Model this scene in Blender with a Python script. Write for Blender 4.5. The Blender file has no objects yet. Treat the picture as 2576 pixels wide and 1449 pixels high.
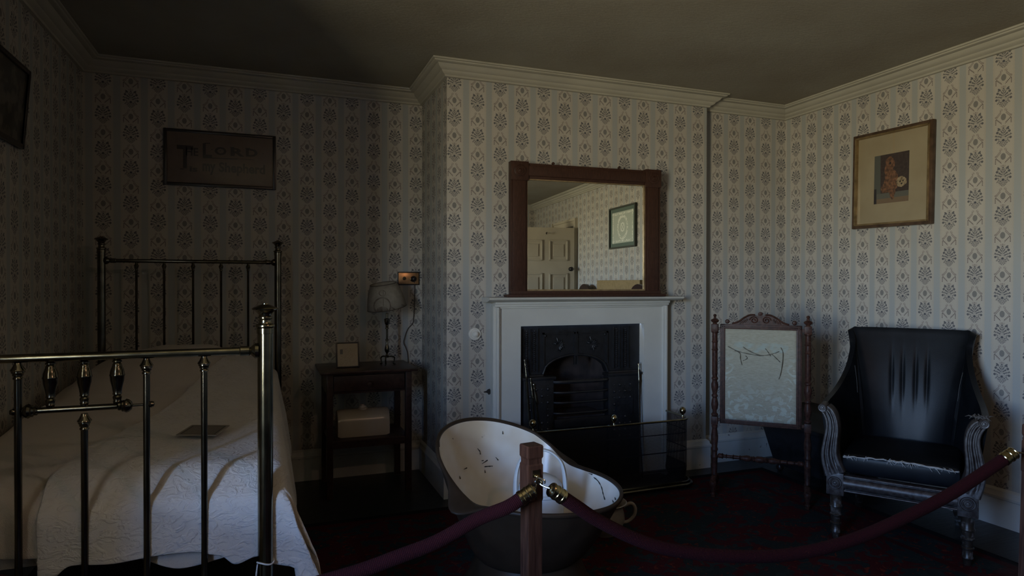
import bpy, bmesh, math, random
from mathutils import Vector, Matrix
random.seed(7)
PI=math.pi; R=math.radians
S=bpy.context.scene; C=S.collection
# ------------------------------------------------------------------ helpers
class MB:
    """collects shapes, builds ONE mesh object"""
    def __init__(s): s.bm=bmesh.new(); s.uv=s.bm.loops.layers.uv.new('UVMap')
    def quad(s,pts,uvs=None,mi=0):
        vs=[s.bm.verts.new(p) for p in pts]
        f=s.bm.faces.new(vs); f.material_index=mi
        if uvs:
            for l,u in zip(f.loops,uvs): l[s.uv].uv=u
        return f
    def box(s,a,b,M=None,mi=0,bev=0):
        x0,y0,z0=a; x1,y1,z1=b
        if bev<=0:
            co=[(x,y,z) for z in(z0,z1) for y in(y0,y1) for x in(x0,x1)]
            F=[(0,2,3,1),(4,5,7,6),(0,1,5,4),(2,6,7,3),(0,4,6,2),(1,3,7,5)]
        else:
            e=min(bev,abs(x1-x0)*.45,abs(y1-y0)*.45,abs(z1-z0)*.45)
            m=bmesh.new(); bmesh.ops.create_cube(m,size=1)
            for v in m.verts: v.co=Vector(((x0+x1)/2+v.co.x*(x1-x0),(y0+y1)/2+v.co.y*(y1-y0),(z0+z1)/2+v.co.z*(z1-z0)))
            bmesh.ops.bevel(m,geom=list(m.edges),offset=e,segments=2,affect='EDGES',profile=.6)
            m.verts.index_update()
            co=[tuple(v.co) for v in m.verts]; F=[tuple(v.index for v in f.verts) for f in m.faces]; m.free()
        vs=[s.bm.verts.new(M@Vector(c) if M else c) for c in co]
        for f in F:
            try: s.bm.faces.new([vs[i] for i in f]).material_index=mi
            except ValueError: pass
    def grid(s,rows,closed_u=False,closed_v=False,mi=0,flip=False,uvf=None):
        V=[[s.bm.verts.new(p) for p in r] for r in rows]
        n=len(V); m=len(V[0])
        for i in range(n if closed_v else n-1):
            for j in range(m if closed_u else m-1):
                i2=(i+1)%n; j2=(j+1)%m
                q=[V[i][j],V[i][j2],V[i2][j2],V[i2][j]]
                if flip: q=q[::-1]
                if len(set(q))<4: continue
                try: f=s.bm.faces.new(q)
                except ValueError: continue
                f.material_index=mi
                U=[(j,i),(j+1,i),(j+1,i+1),(j,i+1)]
                if flip: U=U[::-1]
                for l,(a,b) in zip(f.loops,U): l[s.uv].uv=uvf(a,b) if uvf else (a/(m if closed_u else m-1),b/(n if closed_v else n-1))
        return V
    def lathe(s,prof,o=(0,0,0),M=None,seg=24,mi=0,caps=True,sx=1,sy=1):
        o=Vector(o); rows=[]
        for r,z in prof:
            row=[]
            for k in range(seg):
                a=2*PI*k/seg; p=Vector((max(r,1e-5)*math.cos(a)*sx,max(r,1e-5)*math.sin(a)*sy,z))
                p=(M@p if M else p)+o; row.append(p)
            rows.append(row)
        V=s.grid(rows,closed_u=True,mi=mi)
        if caps:
            for row,fl in((V[0],True),(V[-1],False)):
                try: s.bm.faces.new(row[::-1] if fl else row).material_index=mi
                except ValueError: pass
    def tube(s,pts,r,seg=12,mi=0,caps=True,closed=False,flat=1.0,up=None):
        pts=[Vector(p) for p in pts]; n=len(pts); rows=[]; L=[0]
        for i in range(1,n): L.append(L[-1]+(pts[i]-pts[i-1]).length)
        nrm=None
        for i,p in enumerate(pts):
            a=pts[(i-1)%n] if (closed or i>0) else p; b=pts[(i+1)%n] if (closed or i<n-1) else p
            t=(b-a).normalized()
            if nrm is None:
                u0=Vector(up) if up else (Vector((0,0,1)) if abs(t.z)<.9 else Vector((0,1,0)))
                nrm=(u0-t*u0.dot(t)).normalized()
            else: nrm=(nrm-t*nrm.dot(t)).normalized()
            bi=t.cross(nrm); rr=r[i] if isinstance(r,(list,tuple)) else r
            rows.append([p+(nrm*math.cos(2*PI*k/seg)*flat+bi*math.sin(2*PI*k/seg))*rr for k in range(seg)])
        V=s.grid(rows,closed_u=True,closed_v=closed,mi=mi,flip=True,uvf=lambda a,b:(a/seg,L[min(b,n-1)]))
        if caps and not closed:
            for row in(V[0],V[-1][::-1]):
                try: s.bm.faces.new(row).material_index=mi
                except ValueError: pass
    def sphere(s,o,r,seg=16,mi=0,sz=1):
        n=seg//2
        s.lathe([(r*math.sin(PI*i/n),-r*sz*math.cos(PI*i/n)) for i in range(n+1)],o,seg=seg,mi=mi,caps=False)
    def prism(s,poly,y0,y1,M=None,mi=0):
        """polygon in x,z extruded along y"""
        a=[Vector((x,y0,z)) for x,z in poly]; b=[Vector((x,y1,z)) for x,z in poly]
        if M: a=[M@v for v in a]; b=[M@v for v in b]
        A=[s.bm.verts.new(v) for v in a]; B=[s.bm.verts.new(v) for v in b]
        s.bm.faces.new(A).material_index=mi; s.bm.faces.new(B[::-1]).material_index=mi
        for i in range(len(A)):
            j=(i+1)%len(A); s.bm.faces.new([A[j],A[i],B[i],B[j]]).material_index=mi
    def sweep(s,prof,path,closed=False,mi=0,side=1,capends=True):
        """prof (offset from wall, z) along a plan path, mitred; side=+1 offset to the right of travel"""
        n=len(path); P=[Vector((p[0],p[1])) for p in path]; rows=[]
        for i in range(n):
            d0=(P[i]-P[i-1]).normalized() if (closed or i>0) else None
            d1=(P[(i+1)%n]-P[i]).normalized() if (closed or i<n-1) else None
            if d0 is None: d0=d1
            if d1 is None: d1=d0
            n0=Vector((d0.y,-d0.x))*side; n1=Vector((d1.y,-d1.x))*side
            m=(n0+n1); m=m/(m.length_squared/2) if m.length>1e-6 else n0
            rows.append([Vector((P[i].x+m.x*o,P[i].y+m.y*o,z)) for o,z in prof])
        V=s.grid(rows,closed_v=closed,mi=mi,flip=side<0)
        if capends and not closed:
            for row in(V[0],V[-1][::-1]):
                try: s.bm.faces.new(row).material_index=mi
                except ValueError: pass
def mat_of(o):
    return Matrix.Translation(o.location)@o.rotation_euler.to_matrix().to_4x4()
WM={}
def build(name,mb,mats,parent=None,world=False,smooth=True,angle=40,loc=None):
    bm=mb.bm
    bmesh.ops.remove_doubles(bm,verts=bm.verts,dist=1e-6)
    bmesh.ops.recalc_face_normals(bm,faces=bm.faces) if not getattr(mb,'keep',False) else None
    me=bpy.data.meshes.new(name)
    if loc is not None: bmesh.ops.translate(bm,verts=bm.verts,vec=-Vector(loc))
    if world and parent: bmesh.ops.transform(bm,matrix=WM[parent.name].inverted(),verts=bm.verts)
    if smooth:
        for f in bm.faces: f.smooth=True
        ca=math.cos(R(angle))
        for e in bm.edges:
            if len(e.link_faces)==2:
                a,b=e.link_faces
                if a.normal.length and b.normal.length and a.normal.dot(b.normal)<ca: e.smooth=False
    bm.to_mesh(me); bm.free()
    o=bpy.data.objects.new(name,me)
    for m in (mats if isinstance(mats,(list,tuple)) else [mats]): me.materials.append(m)
    C.objects.link(o)
    if loc is not None: o.location=loc
    if parent: o.parent=parent; WM[o.name]=WM[parent.name]
    return o
def thing(name,label,cat,loc=(0,0,0),rotz=0,group=None):
    o=bpy.data.objects.new(name,None); C.objects.link(o); o.empty_display_size=.1
    o.location=loc; o.rotation_euler=(0,0,rotz); o['label']=label; o['category']=cat
    if group: o['group']=group
    WM[o.name]=Matrix.Translation(loc)@Matrix.Rotation(rotz,4,'Z')
    return o
def tag(o,label,cat,group=None,kind=None):
    o['label']=label; o['category']=cat
    if group: o['group']=group
    if kind: o['kind']=kind
    return o
def struct(o): o['kind']='structure'; return o
def lerp(a,b,t): return a+(b-a)*t
def interp(xs,ys,x):
    if x<=xs[0]: return ys[0]
    for i in range(1,len(xs)):
        if x<=xs[i]:
            t=(x-xs[i-1])/(xs[i]-xs[i-1]); t=t*t*(3-2*t); return lerp(ys[i-1],ys[i],t)
    return ys[-1]
def smooth_path(pts,n=8,closed=False):
    P=[Vector(p) for p in pts]; out=[]; m=len(P)
    for i in range(m if closed else m-1):
        p0=P[(i-1)%m] if (closed or i>0) else P[i]; p1=P[i]; p2=P[(i+1)%m]; p3=P[(i+2)%m] if (closed or i+2<m) else p2
        for k in range(n):
            t=k/n; out.append(.5*((2*p1)+(p2-p0)*t+(2*p0-5*p1+4*p2-p3)*t*t+(3*p1-p0-3*p2+p3)*t**3))
    if not closed: out.append(P[-1])
    return out
# ------------------------------------------------------------------ materials
class X:
    """socket wrapper with arithmetic"""
    def __init__(s,nt,v): s.nt=nt; s.v=v
    def _m(s,op,*a):
        n=s.nt.nodes.new('ShaderNodeMath'); n.operation=op
        for i,q in enumerate((s,)+a):
            q=q.v if isinstance(q,X) else q
            if isinstance(q,(int,float)): n.inputs[i].default_value=q
            else: s.nt.links.new(q,n.inputs[i])
        return X(s.nt,n.outputs[0])
    def __add__(s,o): return s._m('ADD',o)
    __radd__=__add__
    def __sub__(s,o): return s._m('SUBTRACT',o)
    def __mul__(s,o): return s._m('MULTIPLY',o)
    __rmul__=__mul__
    def __truediv__(s,o): return s._m('DIVIDE',o)
    def lt(s,o): return s._m('LESS_THAN',o)
    def gt(s,o): return s._m('GREATER_THAN',o)
    def mx(s,o): return s._m('MAXIMUM',o)
    def mn(s,o): return s._m('MINIMUM',o)
    def abs(s): return s._m('ABSOLUTE')
    def floor(s): return s._m('FLOOR')
    def fr(s): return s._m('FRACT')
    def sin(s): return s._m('SINE')
    def mod(s,o): return s._m('FLOORED_MODULO',o)
    def inv(s): return X(s.nt,1.0)._m('SUBTRACT',s) if False else s*-1+1
    def rng(s,a,b,c=0,d=1):
        n=s.nt.nodes.new('ShaderNodeMapRange'); s.nt.links.new(s.v,n.inputs[0])
        for i,q in enumerate((a,b,c,d)): n.inputs[i+1].default_value=q
        return X(s.nt,n.outputs[0])
class Mat:
    def __init__(s,name,col=(.5,.5,.5),rough=.6,metal=0,spec=.5,**kw):
        s.m=bpy.data.materials.new(name); s.m.use_nodes=True; s.nt=s.m.node_tree
        s.b=s.nt.nodes['Principled BSDF']; s.b.inputs['Base Color'].default_value=(*col,1)
        s.b.inputs['Roughness'].default_value=rough; s.b.inputs['Metallic'].default_value=metal
        s.b.inputs['Specular IOR Level'].default_value=spec
        for k,v in kw.items(): s.b.inputs[k].default_value=v
    def coord(s,kind='Object'):
        n=s.nt.nodes.new('ShaderNodeTexCoord'); return n.outputs[kind]
    def xyz(s,kind='Object'):
        n=s.nt.nodes.new('ShaderNodeSeparateXYZ'); s.nt.links.new(s.coord(kind),n.inputs[0]); return [X(s.nt,o) for o in n.outputs]
    def vec(s,x,y,z=0.0):
        n=s.nt.nodes.new('ShaderNodeCombineXYZ')
        for i,q in enumerate((x,y,z)):
            q=q.v if isinstance(q,X) else q
            if isinstance(q,(int,float)): n.inputs[i].default_value=q
            else: s.nt.links.new(q,n.inputs[i])
        return n.outputs[0]
    def noise(s,scale,vec=None,detail=3,rough=.5,dist=0,sc=None):
        n=s.nt.nodes.new('ShaderNodeTexNoise'); n.inputs['Scale'].default_value=scale; n.inputs['Detail'].default_value=detail
        n.inputs['Roughness'].default_value=rough; n.inputs['Distortion'].default_value=dist
        v=vec if vec is not None else s.coord()
        if sc:
            m=s.nt.nodes.new('ShaderNodeVectorMath'); m.operation='MULTIPLY'; s.nt.links.new(v,m.inputs[0]); m.inputs[1].default_value=sc; v=m.outputs[0]
        s.nt.links.new(v,n.inputs['Vector']); return X(s.nt,n.outputs[0])
    def mix(s,f,a,b,mode='MIX'):
        n=s.nt.nodes.new('ShaderNodeMix'); n.data_type='RGBA'; n.blend_type=mode
        f=f.v if isinstance(f,X) else f
        if isinstance(f,(int,float)): n.inputs[0].default_value=f
        else: s.nt.links.new(f,n.inputs[0])
        for i,q in((6,a),(7,b)):
            if isinstance(q,(tuple,list)): n.inputs[i].default_value=(*q,1)
            else: s.nt.links.new(q,n.inputs[i])
        return n.outputs[2]
    def set(s,inp,v):
        v=v.v if isinstance(v,X) else v
        s.nt.links.new(v,s.b.inputs[inp]); return s
    def bump(s,h,strength=.3,dist=.01):
        n=s.nt.nodes.new('ShaderNodeBump'); n.inputs['Strength'].default_value=strength; n.inputs['Distance'].default_value=dist
        s.nt.links.new(h.v,n.inputs['Height']); s.nt.links.new(n.outputs[0],s.b.inputs['Normal']); return s
def simple(name,col,rough=.6,metal=0,var=0.0,vs=12,bump=0,bs=60,spec=.5,sc=None,**kw):
    m=Mat(name,col,rough,metal,spec,**kw)
    if var:
        n=m.noise(vs,sc=sc,detail=4)
        m.set('Base Color',m.mix(n.rng(.3,.7),tuple(c*(1-var) for c in col),tuple(min(1,c*(1+var)) for c in col)))
    if bump: m.bump(m.noise(bs,detail=3),bump,.004)
    return m.m
# --- wallpaper : striped paper, bouquets and lanterns, drawn from small distance fields
def wallpaper(name):
    M=Mat(name,rough=.75,spec=.25); nt=M.nt
    u,v,_=M.xyz('UV')
    k=(u+.5).floor(); du=(u-k)*.152; a=du.abs()
    vv=v+k.mod(2)*.5
    db=(vv+.5).fr()*.22-.11          # bouquet centred on 0
    P=M.vec(a,db,0.0)
    dl=vv.fr()*.22-.11               # lantern centred on 0 (oval)
    Q=M.vec(a,dl,0.0)
    def dot(V,x,y,r,sy=1):
        n=nt.nodes.new('ShaderNodeVectorMath'); n.operation='DISTANCE'
        if sy!=1:
            m=nt.nodes.new('ShaderNodeVectorMath'); m.operation='MULTIPLY'; nt.links.new(V,m.inputs[0]); m.inputs[1].default_value=(1,sy,1); V=m.outputs[0]
        nt.links.new(V,n.inputs[0]); n.inputs[1].default_value=(x,y*sy,0); return X(nt,n.outputs['Value']).lt(r)
    def seg(V,x,y,ang,w,h):       # rotated lozenge leaf
        n=nt.nodes.new('ShaderNodeMapping'); n.vector_type='TEXTURE'; n.inputs['Location'].default_value=(x,y,0); n.inputs['Rotation'].default_value=(0,0,R(ang)); n.inputs['Scale'].default_value=(w,h,1)
        nt.links.new(V,n.inputs[0]); l=nt.nodes.new('ShaderNodeVectorMath'); l.operation='LENGTH'; nt.links.new(n.outputs[0],l.inputs[0]); return X(nt,l.outputs['Value']).lt(1.0)
    D=[dot(P,0,.0475,.0042),dot(P,.032,.027,.0068),dot(P,.038,-.0095,.0068),
       seg(P,.0225,.0455,45,.0105,.0048),seg(P,.0245,.043,-45,.009,.0042),
       seg(P,.037,.009,60,.0075,.0026),seg(P,.040,.008,-10,.006,.0022),
       seg(P,0,.020,0,.0014,.020),seg(P,.0085,.027,60,.0095,.0027),seg(P,.0195,.018,0,.0045,.0045),
       seg(P,.012,.013,35,.011,.0027),seg(P,.020,.003,18,.014,.0026),seg(P,.0115,-.001,-40,.006,.002),
       seg(P,.0045,.038,75,.006,.0018),dot(P,.0,-.019,.0068),seg(P,.026,-.010,30,.009,.0016)]
    dark=D[0]
    for q in D[1:]: dark=dark.mx(q)
    # grey basket filigree and side scrolls
    nz=nt.nodes.new('ShaderNodeTexNoise'); nz.inputs['Scale'].default_value=230; nz.inputs['Detail'].default_value=1; nt.links.new(P,nz.inputs['Vector'])
    fil=X(nt,nz.outputs[0]).gt(.49)
    bask=(seg(P,0,-.034,0,.024,.0185).mx(seg(P,.026,-.026,-35,.011,.007)).mx(seg(P,0,-.052,0,.009,.005)))*fil
    leafy=seg(P,0,.008,0,.036,.043)*X(nt,nz.outputs[0]).gt(.545)
    # lantern
    oval=seg(Q,0,.0,0,.0135,.0185)
    cap=seg(P,0,.0575,0,.015,.0065)*fil
    crn=seg(Q,.0125,.0385,20,.0075,.0085)*fil
    t=(a-.013)+((dl-.028)*-1.12)   # along upper diagonal
    dd=((a-.013)*.75+(dl-.028)*.66).abs()
    wav=(dd-.0032*1.0).abs().lt(.0020)*a.gt(.012)*a.lt(.042)*dl.gt(-.002)*dl.lt(.033)
    curl=(dot(Q,.038,.003,.0068)-dot(Q,.038,.003,.0038)).mx(wav)
    s1=((a-.011)*.70+(dl+.034)*-.72).abs()
    frs=((a+dl*.9)*92.0).fr()
    swag=s1.lt(.0034)*a.gt(.009)*a.lt(.040)*((((a+dl)*90.0).fr()-.5).abs().lt(.30))
    tas=(a-.0405).abs().lt(.0027)*(dl+.024).abs().lt(.017)*(((dl*125.0).fr()-.5).abs().lt(.30))
    brown=swag.mx(tas); pale=curl.mx(crn).mx(cap)
    # stripes with scalloped edges
    sc=((v*.22*150.0).sin().abs())*.0022
    st=(a+sc).gt(.0585); ln=((a+sc)-.0565).abs().lt(.0007).mx((a+sc*1.6-.0515).abs().lt(.0006))
    n1=M.noise(2.2,detail=3); n2=M.noise(700,detail=0)
    base=M.mix(n1.rng(.35,.7),(.40,.37,.325),(.455,.425,.38))
    base=M.mix(st*.85,base,(.315,.335,.335))
    base=M.mix(ln*.30,base,(.17,.17,.17))
    base=M.mix(oval*.72,base,(.10,.105,.11))
    base=M.mix(bask*.8,base,(.08,.085,.10))
    base=M.mix(pale*.6,base,(.13,.105,.10))
    base=M.mix(brown*.85,base,(.055,.038,.045))
    base=M.mix(dark.mx(leafy*.5)*.78,base,(.026,.037,.060))
    # damp, brown staining low on the wall and soot near the fire
    z=M.xyz('Object')[2]
    st2=z.rng(.62,.18,0,1)*M.noise(4,detail=4).rng(.35,.62)
    base=M.mix(st2*.62,base,(.16,.12,.095),'MIX')
    M.set('Base Color',base); M.set('Roughness',n2.rng(.2,.8,.65,.85))
    return M.m
paper=wallpaper('wallpaper')
def paint(name,col,chip=(.12,.09,.07),amt=.66,cs=9,rough=.5,z0=None):
    M=Mat(name,col,rough,spec=.4)
    a=M.noise(3,detail=4); b=M.noise(cs,detail=6,rough=.7)
    c=M.mix(a.rng(.3,.7),tuple(x*.86 for x in col),col)
    M.set('Base Color',M.mix(b.rng(amt,amt+.02),c,chip)); M.bump(a,.1,.01); return M.m
white_paint=paint('white_paint',(.50,.495,.46),amt=.73,cs=14)
skirting_paint=paint('skirting_paint',(.46,.45,.415),chip=(.07,.06,.05),amt=.66,cs=16)
cornice_paint=paint('cornice_paint',(.42,.40,.34),chip=(.3,.25,.2),amt=.80)
M=Mat('ceiling_plaster',(.5,.48,.42),.9,spec=.2)
M.set('Base Color',M.mix(M.noise(1.6,detail=5).rng(.3,.7),(.27,.24,.195),(.34,.32,.27))); M.bump(M.noise(35,detail=6,rough=.65,sc=(1,2.5,1)),.55,.006); ceil_m=M.m
def wood(name,c1,c2,rough=.35,scale=(1,1,1),coat=.0,bump=.06,spec=.28):
    M=Mat(name,c1,rough,spec=spec); M.b.inputs['Coat Weight'].default_value=coat
    n=M.noise(9,sc=scale,detail=5,dist=.6); M.set('Base Color',M.mix(n.rng(.32,.68),c1,c2)); M.bump(n,bump,.004); return M.m
wood_v=wood('oak_vertical',(.022,.008,.005),(.058,.024,.014),.5,(14,14,1.0),bump=.25)
wood_h=wood('mirror_walnut',(.027,.0125,.009),(.060,.027,.018),.40,(38,38,3),bump=.12)
mahog=wood('dark_mahogany',(.016,.008,.007),(.038,.019,.014),.3,(4,4,4))
rosew=wood('turned_rosewood',(.022,.010,.008),(.062,.028,.020),.42,(6,6,6),spec=.13)
black_frame=simple('black_frame',(.012,.01,.01),.3)
brass=simple('aged_brass',(.23,.21,.15),.17,1,var=.35,vs=18)
brass_d=simple('dark_brass',(.14,.128,.10),.17,1,var=.4,vs=14)
brass_b=simple('bright_brass',(.36,.31,.19),.18,1,var=.2,vs=30)
steel=simple('polished_steel',(.30,.30,.29),.2,1)
iron=simple('black_lead_iron',(.008,.0085,.0105),.45,0,var=.4,vs=20,bump=.25,bs=90)
iron_r=simple('burnt_firebrick',(.028,.018,.016),.8,0,var=.5,vs=14,bump=.4,bs=40)
tubbrown=simple('brown_japanned_tin',(.034,.022,.014),.42,0,var=.25,vs=9,spec=.15)
leather_M=Mat('black_leather',(.016,.02,.027),.36,spec=.13); leather_M.bump(leather_M.noise(240,detail=2),.12,.002)
leather_M.set('Base Color',leather_M.mix(leather_M.noise(6,detail=5).rng(.4,.75),(.0035,.0045,.006),(.008,.010,.013))); leather=leather_M.m
gilt=Mat('worn_silvered_wood',(.2,.17,.16),.42,.25); n=gilt.noise(28,detail=6,rough=.7); gilt.set('Base Color',gilt.mix(n.rng(.42,.62),(.03,.021,.019),(.080,.074,.072))); gilt.bump(n,.25,.003); gilt=gilt.m
M=Mat('worn_leg',(.1,.07,.05),.38,.2); n=M.noise(26,detail=6,rough=.7); M.set('Base Color',M.mix(n.rng(.5,.66),(.03,.022,.016),(.16,.15,.14))); leg_m=M.m
enamel_M=Mat('chipped_white_enamel',(.72,.70,.64),.22,spec=.5)
a=enamel_M.noise(3.2,detail=3); b=enamel_M.noise(17,detail=5,rough=.62); c=enamel_M.noise(2.6,detail=1)
col=enamel_M.mix(a.rng(.40,.62),(.72,.70,.635),(.56,.46,.33))
col=enamel_M.mix((b.rng(.685,.70))*(c.rng(.45,.5)),col,(.06,.045,.035)); enamel_M.set('Base Color',col); enamel=enamel_M.m
canm=simple('white_can_enamel',(.56,.58,.58),.25,var=.06,vs=10)
china=simple('cream_stoneware',(.33,.275,.225),.22,var=.08,vs=8)
china_p=simple('pot_china',(.26,.235,.205),.3,var=.15,vs=14)
def cloth(name,col,bs,st,cable=False):
    M=Mat(name,col,.92,spec=.15); M.b.inputs['Sheen Weight'].default_value=.25
    n=M.noise(420,detail=1)
    if cable:
        u,v,_=M.xyz('Object')
        w=M.noise(26,detail=2,sc=(1,1,1.6),dist=1.6); h=w.rng(.45,.62)+n*.25
        M.bump(h,st,.006)
    else: M.bump(n+M.noise(bs,detail=4)*2.0,st,.004)
    M.set('Base Color',M.mix(M.noise(5,detail=3).rng(.3,.7),tuple(c*.93 for c in col),col)); return M.m
spread=cloth('white_coverlet',(.50,.475,.46),30,.45,True)
blanket=cloth('cream_blanket',(.48,.43,.39),18,.5)
M=Mat('velvet_rope',(.14,.012,.03),.9,spec=.15); M.b.inputs['Sheen Weight'].default_value=.0; M.b.inputs['Sheen Tint'].default_value=(.6,.2,.3,1)
u,v,_=M.xyz('UV'); h=((u*18.0+v*110.0)*6.2832).sin()*(((u*18.0)-v*110.0)*6.2832).sin()
M.bump(h,.5,.002); M.set('Base Color',M.mix(h.rng(-.6,.8),(.011,.0009,.0019),(.030,.0022,.0046))); rope_m=M.m
mirror_m=Mat('silvered_glass',(.86,.88,.85),.0,1).m
bellm=simple('bell_ceramic',(.72,.69,.62),.25,var=.06,vs=30)
socket_m=simple('copper_brass_plate',(.62,.36,.18),.28,1,var=.2,vs=25)
paperm=lambda n,c,r=.25: simple(n,c,.5,var=.12,vs=20,**{'Coat Weight':.6,'Coat Roughness':.05})
# ------------------------------------------------------------------ the room
XL,XR,YB,YF,YA,YR,H=-1.06,3.84,4.64,3.94,4.03,-3.1,2.73
CX0,CX1=1.055,3.02
PZ0=2.612
def wall(name,p0,p1,uref,pitch,z1=H,holes=(),mat=paper,v0=PZ0,flip=False):
    """vertical sheet p0->p1 (plan) with rectangular holes (s0,s1,z0,z1)"""
    p0=Vector(p0); p1=Vector(p1); L=(p1-p0).length; d=(p1-p0)/L
    ss=sorted({0,L,*[h[0] for h in holes],*[h[1] for h in holes]}); zs=sorted({0,z1,*[h[2] for h in holes],*[h[3] for h in holes]})
    mb=MB(); mb.keep=True
    for i in range(len(ss)-1):
        for j in range(len(zs)-1):
            sm=(ss[i]+ss[i+1])/2; zm=(zs[j]+zs[j+1])/2
            if any(h[0]<sm<h[1] and h[2]<zm<h[3] for h in holes): continue
            q=[(ss[i],zs[j]),(ss[i+1],zs[j]),(ss[i+1],zs[j+1]),(ss[i],zs[j+1])]
            mb.quad([(p0.x+d.x*s,p0.y+d.y*s,z) for s,z in q][::-1 if flip else 1],[((s-uref)/pitch,(z-v0)/.22) for s,z in q][::-1 if flip else 1])
    return struct(build(name,mb,mat,smooth=False))
WY0,WY1,WZ0,WZ1=-.25,.90,.80,2.20
DY0,DY1=-1.96,-1.14
wall('wall_left',(XL,YR),(XL,YB),.07,.152,holes=[(WY0-YR,WY1-YR,WZ0,WZ1)])
wall('wall_back',(XL,YB),(CX0,YB),-.948-XL,.1506)
wall('wall_chimney_left',(CX0,YB),(CX0,YF),.05,.152)
wall('wall_chimney',(CX0,YF),(CX1,YF),1.1035-CX0,.1532,holes=[(1.535-CX0,2.465-CX0,0,1.085)])
wall('wall_chimney_right',(CX1,YF),(CX1,YA),0.0,.152)
wall('wall_alcove',(CX1,YA),(XR,YA),3.341-CX1,.153)
wall('wall_right',(XR,YA),(XR,YR),YA-3.918,.1512,holes=[(YA-DY1,YA-DY0,0,2.2)])
wall('wall_rear',(XR,YR),(XL,YR),.05,.152)
mb=MB(); mb.quad([(XL-.02,YR-.02,0),(XR+.02,YR-.02,0),(XR+.02,YB+.05,0),(XL-.02,YB+.05,0)])
M=Mat('dark_stained_boards',(.02,.022,.022),.33,spec=.5)
x,y,z=M.xyz(); s=(y*6.2); gap=(s.fr()-.5).abs().gt(.485)
g=M.noise(6,sc=(1,14,1),detail=5); c=M.mix(g.rng(.3,.7),(.007,.009,.010),(.024,.028,.029)); M.set('Base Color',M.mix(gap,c,(.004,.004,.004))); M.bump(g,.2,.004); M.set('Roughness',g.rng(.2,.8,.25,.5))
struct(build('floor',mb,M.m,smooth=False))
mb=MB(); mb.keep=True; mb.quad([(XL,YR,H),(XL,YB,H),(XR,YB,H),(XR,YR,H)])
struct(build('ceiling',mb,ceil_m,smooth=False))
room=[(XL,YR),(XL,YB),(CX0,YB),(CX0,YF),(CX1,YF),(CX1,YA),(XR,YA),(XR,YR)]
mb=MB(); mb.sweep([(.0,H),(.112,H),(.116,H-.004),(.114,H-.012),(.104,H-.014),(.103,H-.021),(.095,H-.025),(.078,H-.026),(.074,H-.031),(.066,H-.043),(.054,H-.052),(.044,H-.056),(.042,H-.062),(.036,H-.070),(.020,H-.078),(.016,H-.088),(.0,H-.09)],room,closed=True)
struct(build('trim_1',mb,cornice_paint,angle=30))
bb=[(0,0),(.026,0),(.026,.150),(.030,.156),(.030,.168),(.022,.178),(.018,.196),(.006,.205),(0,.208)]
def base(name,path): 
    mb=MB(); mb.sweep(bb,path); return struct(build(name,mb,skirting_paint,angle=30))
base('baseboard_left',[(XL,YR),(XL,YB)]); base('baseboard_back',[(XL,YB),(CX0,YB)]); base('baseboard_chimney_left',[(CX0,YB),(CX0,YF),(1.352,YF)])
base('baseboard_chimney',[(2.648,YF),(CX1,YF),(CX1,YA)]); base('baseboard_alcove',[(CX1,YA),(XR,YA)]); base('baseboard_right',[(XR,YA),(XR,DY1+.12)])
base('baseboard_right_rear',[(XR,DY0-.12),(XR,YR)]); base('baseboard_rear',[(XR,YR),(XL,YR)])
# window in the left wall (behind the frame edge): reveal, sash, glazing bars, thin glass
mb=MB(); xo=XL-.46
for q in([(XL,WY0,WZ0),(XL,WY1,WZ0),(xo,WY1,WZ0),(xo,WY0,WZ0)],[(XL,WY0,WZ1),(xo,WY0,WZ1),(xo,WY1,WZ1),(XL,WY1,WZ1)],[(XL,WY0,WZ0),(xo,WY0,WZ0),(xo,WY0,WZ1),(XL,WY0,WZ1)],[(XL,WY1,WZ0),(XL,WY1,WZ1),(xo,WY1,WZ1),(xo,WY1,WZ0)]): mb.quad(q)
rev=struct(build('window_1',mb,white_paint,smooth=False))
WM[rev.name]=Matrix.Identity(4)
mb=MB()
for y in(WY0,WY1-.05): mb.box((xo-.02,y,WZ0),(xo+.03,y+.05,WZ1))
for z in(WZ0,WZ1-.05,(WZ0+WZ1)/2-.02): mb.box((xo-.02,WY0,z),(xo+.03,WY1,z+.045))
mb.box((xo,(WY0+WY1)/2-.01,WZ0),(xo+.02,(WY0+WY1)/2+.01,WZ1))
build('window_frame',mb,white_paint,rev)
mb=MB(); mb.box((xo+.006,WY0,WZ0),(xo+.010,WY1,WZ1))
gm=bpy.data.materials.new('window_glass'); gm.use_nodes=True; nt=gm.node_tree; nt.nodes.remove(nt.nodes['Principled BSDF'])
tr=nt.nodes.new('ShaderNodeBsdfTransparent'); gl=nt.nodes.new('ShaderNodeBsdfGlossy'); gl.inputs['Roughness'].default_value=.02; mx=nt.nodes.new('ShaderNodeMixShader'); mx.inputs[0].default_value=.06
nt.links.new(tr.outputs[0],mx.inputs[1]); nt.links.new(gl.outputs[0],mx.inputs[2]); nt.links.new(mx.outputs[0],nt.nodes['Material Output'].inputs[0])
build('pane',mb,gm,rev)
mb=MB(); mb.box((XL-.38,WY0-.02,WZ0-.03),(XL+.05,WY1+.02,WZ0)); build('window_sill',mb,white_paint,rev)
# unseen dark block added outside to cut window light on the back-left wall
mb=MB(); mb.box((-2.25,-2.9,-1),(XL-.50,-1.6,6.5)); struct(build('wall_light_blocker',mb,simple('dark_blocker',(.05,.035,.028),.9,var=.3,vs=4),smooth=False))
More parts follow.
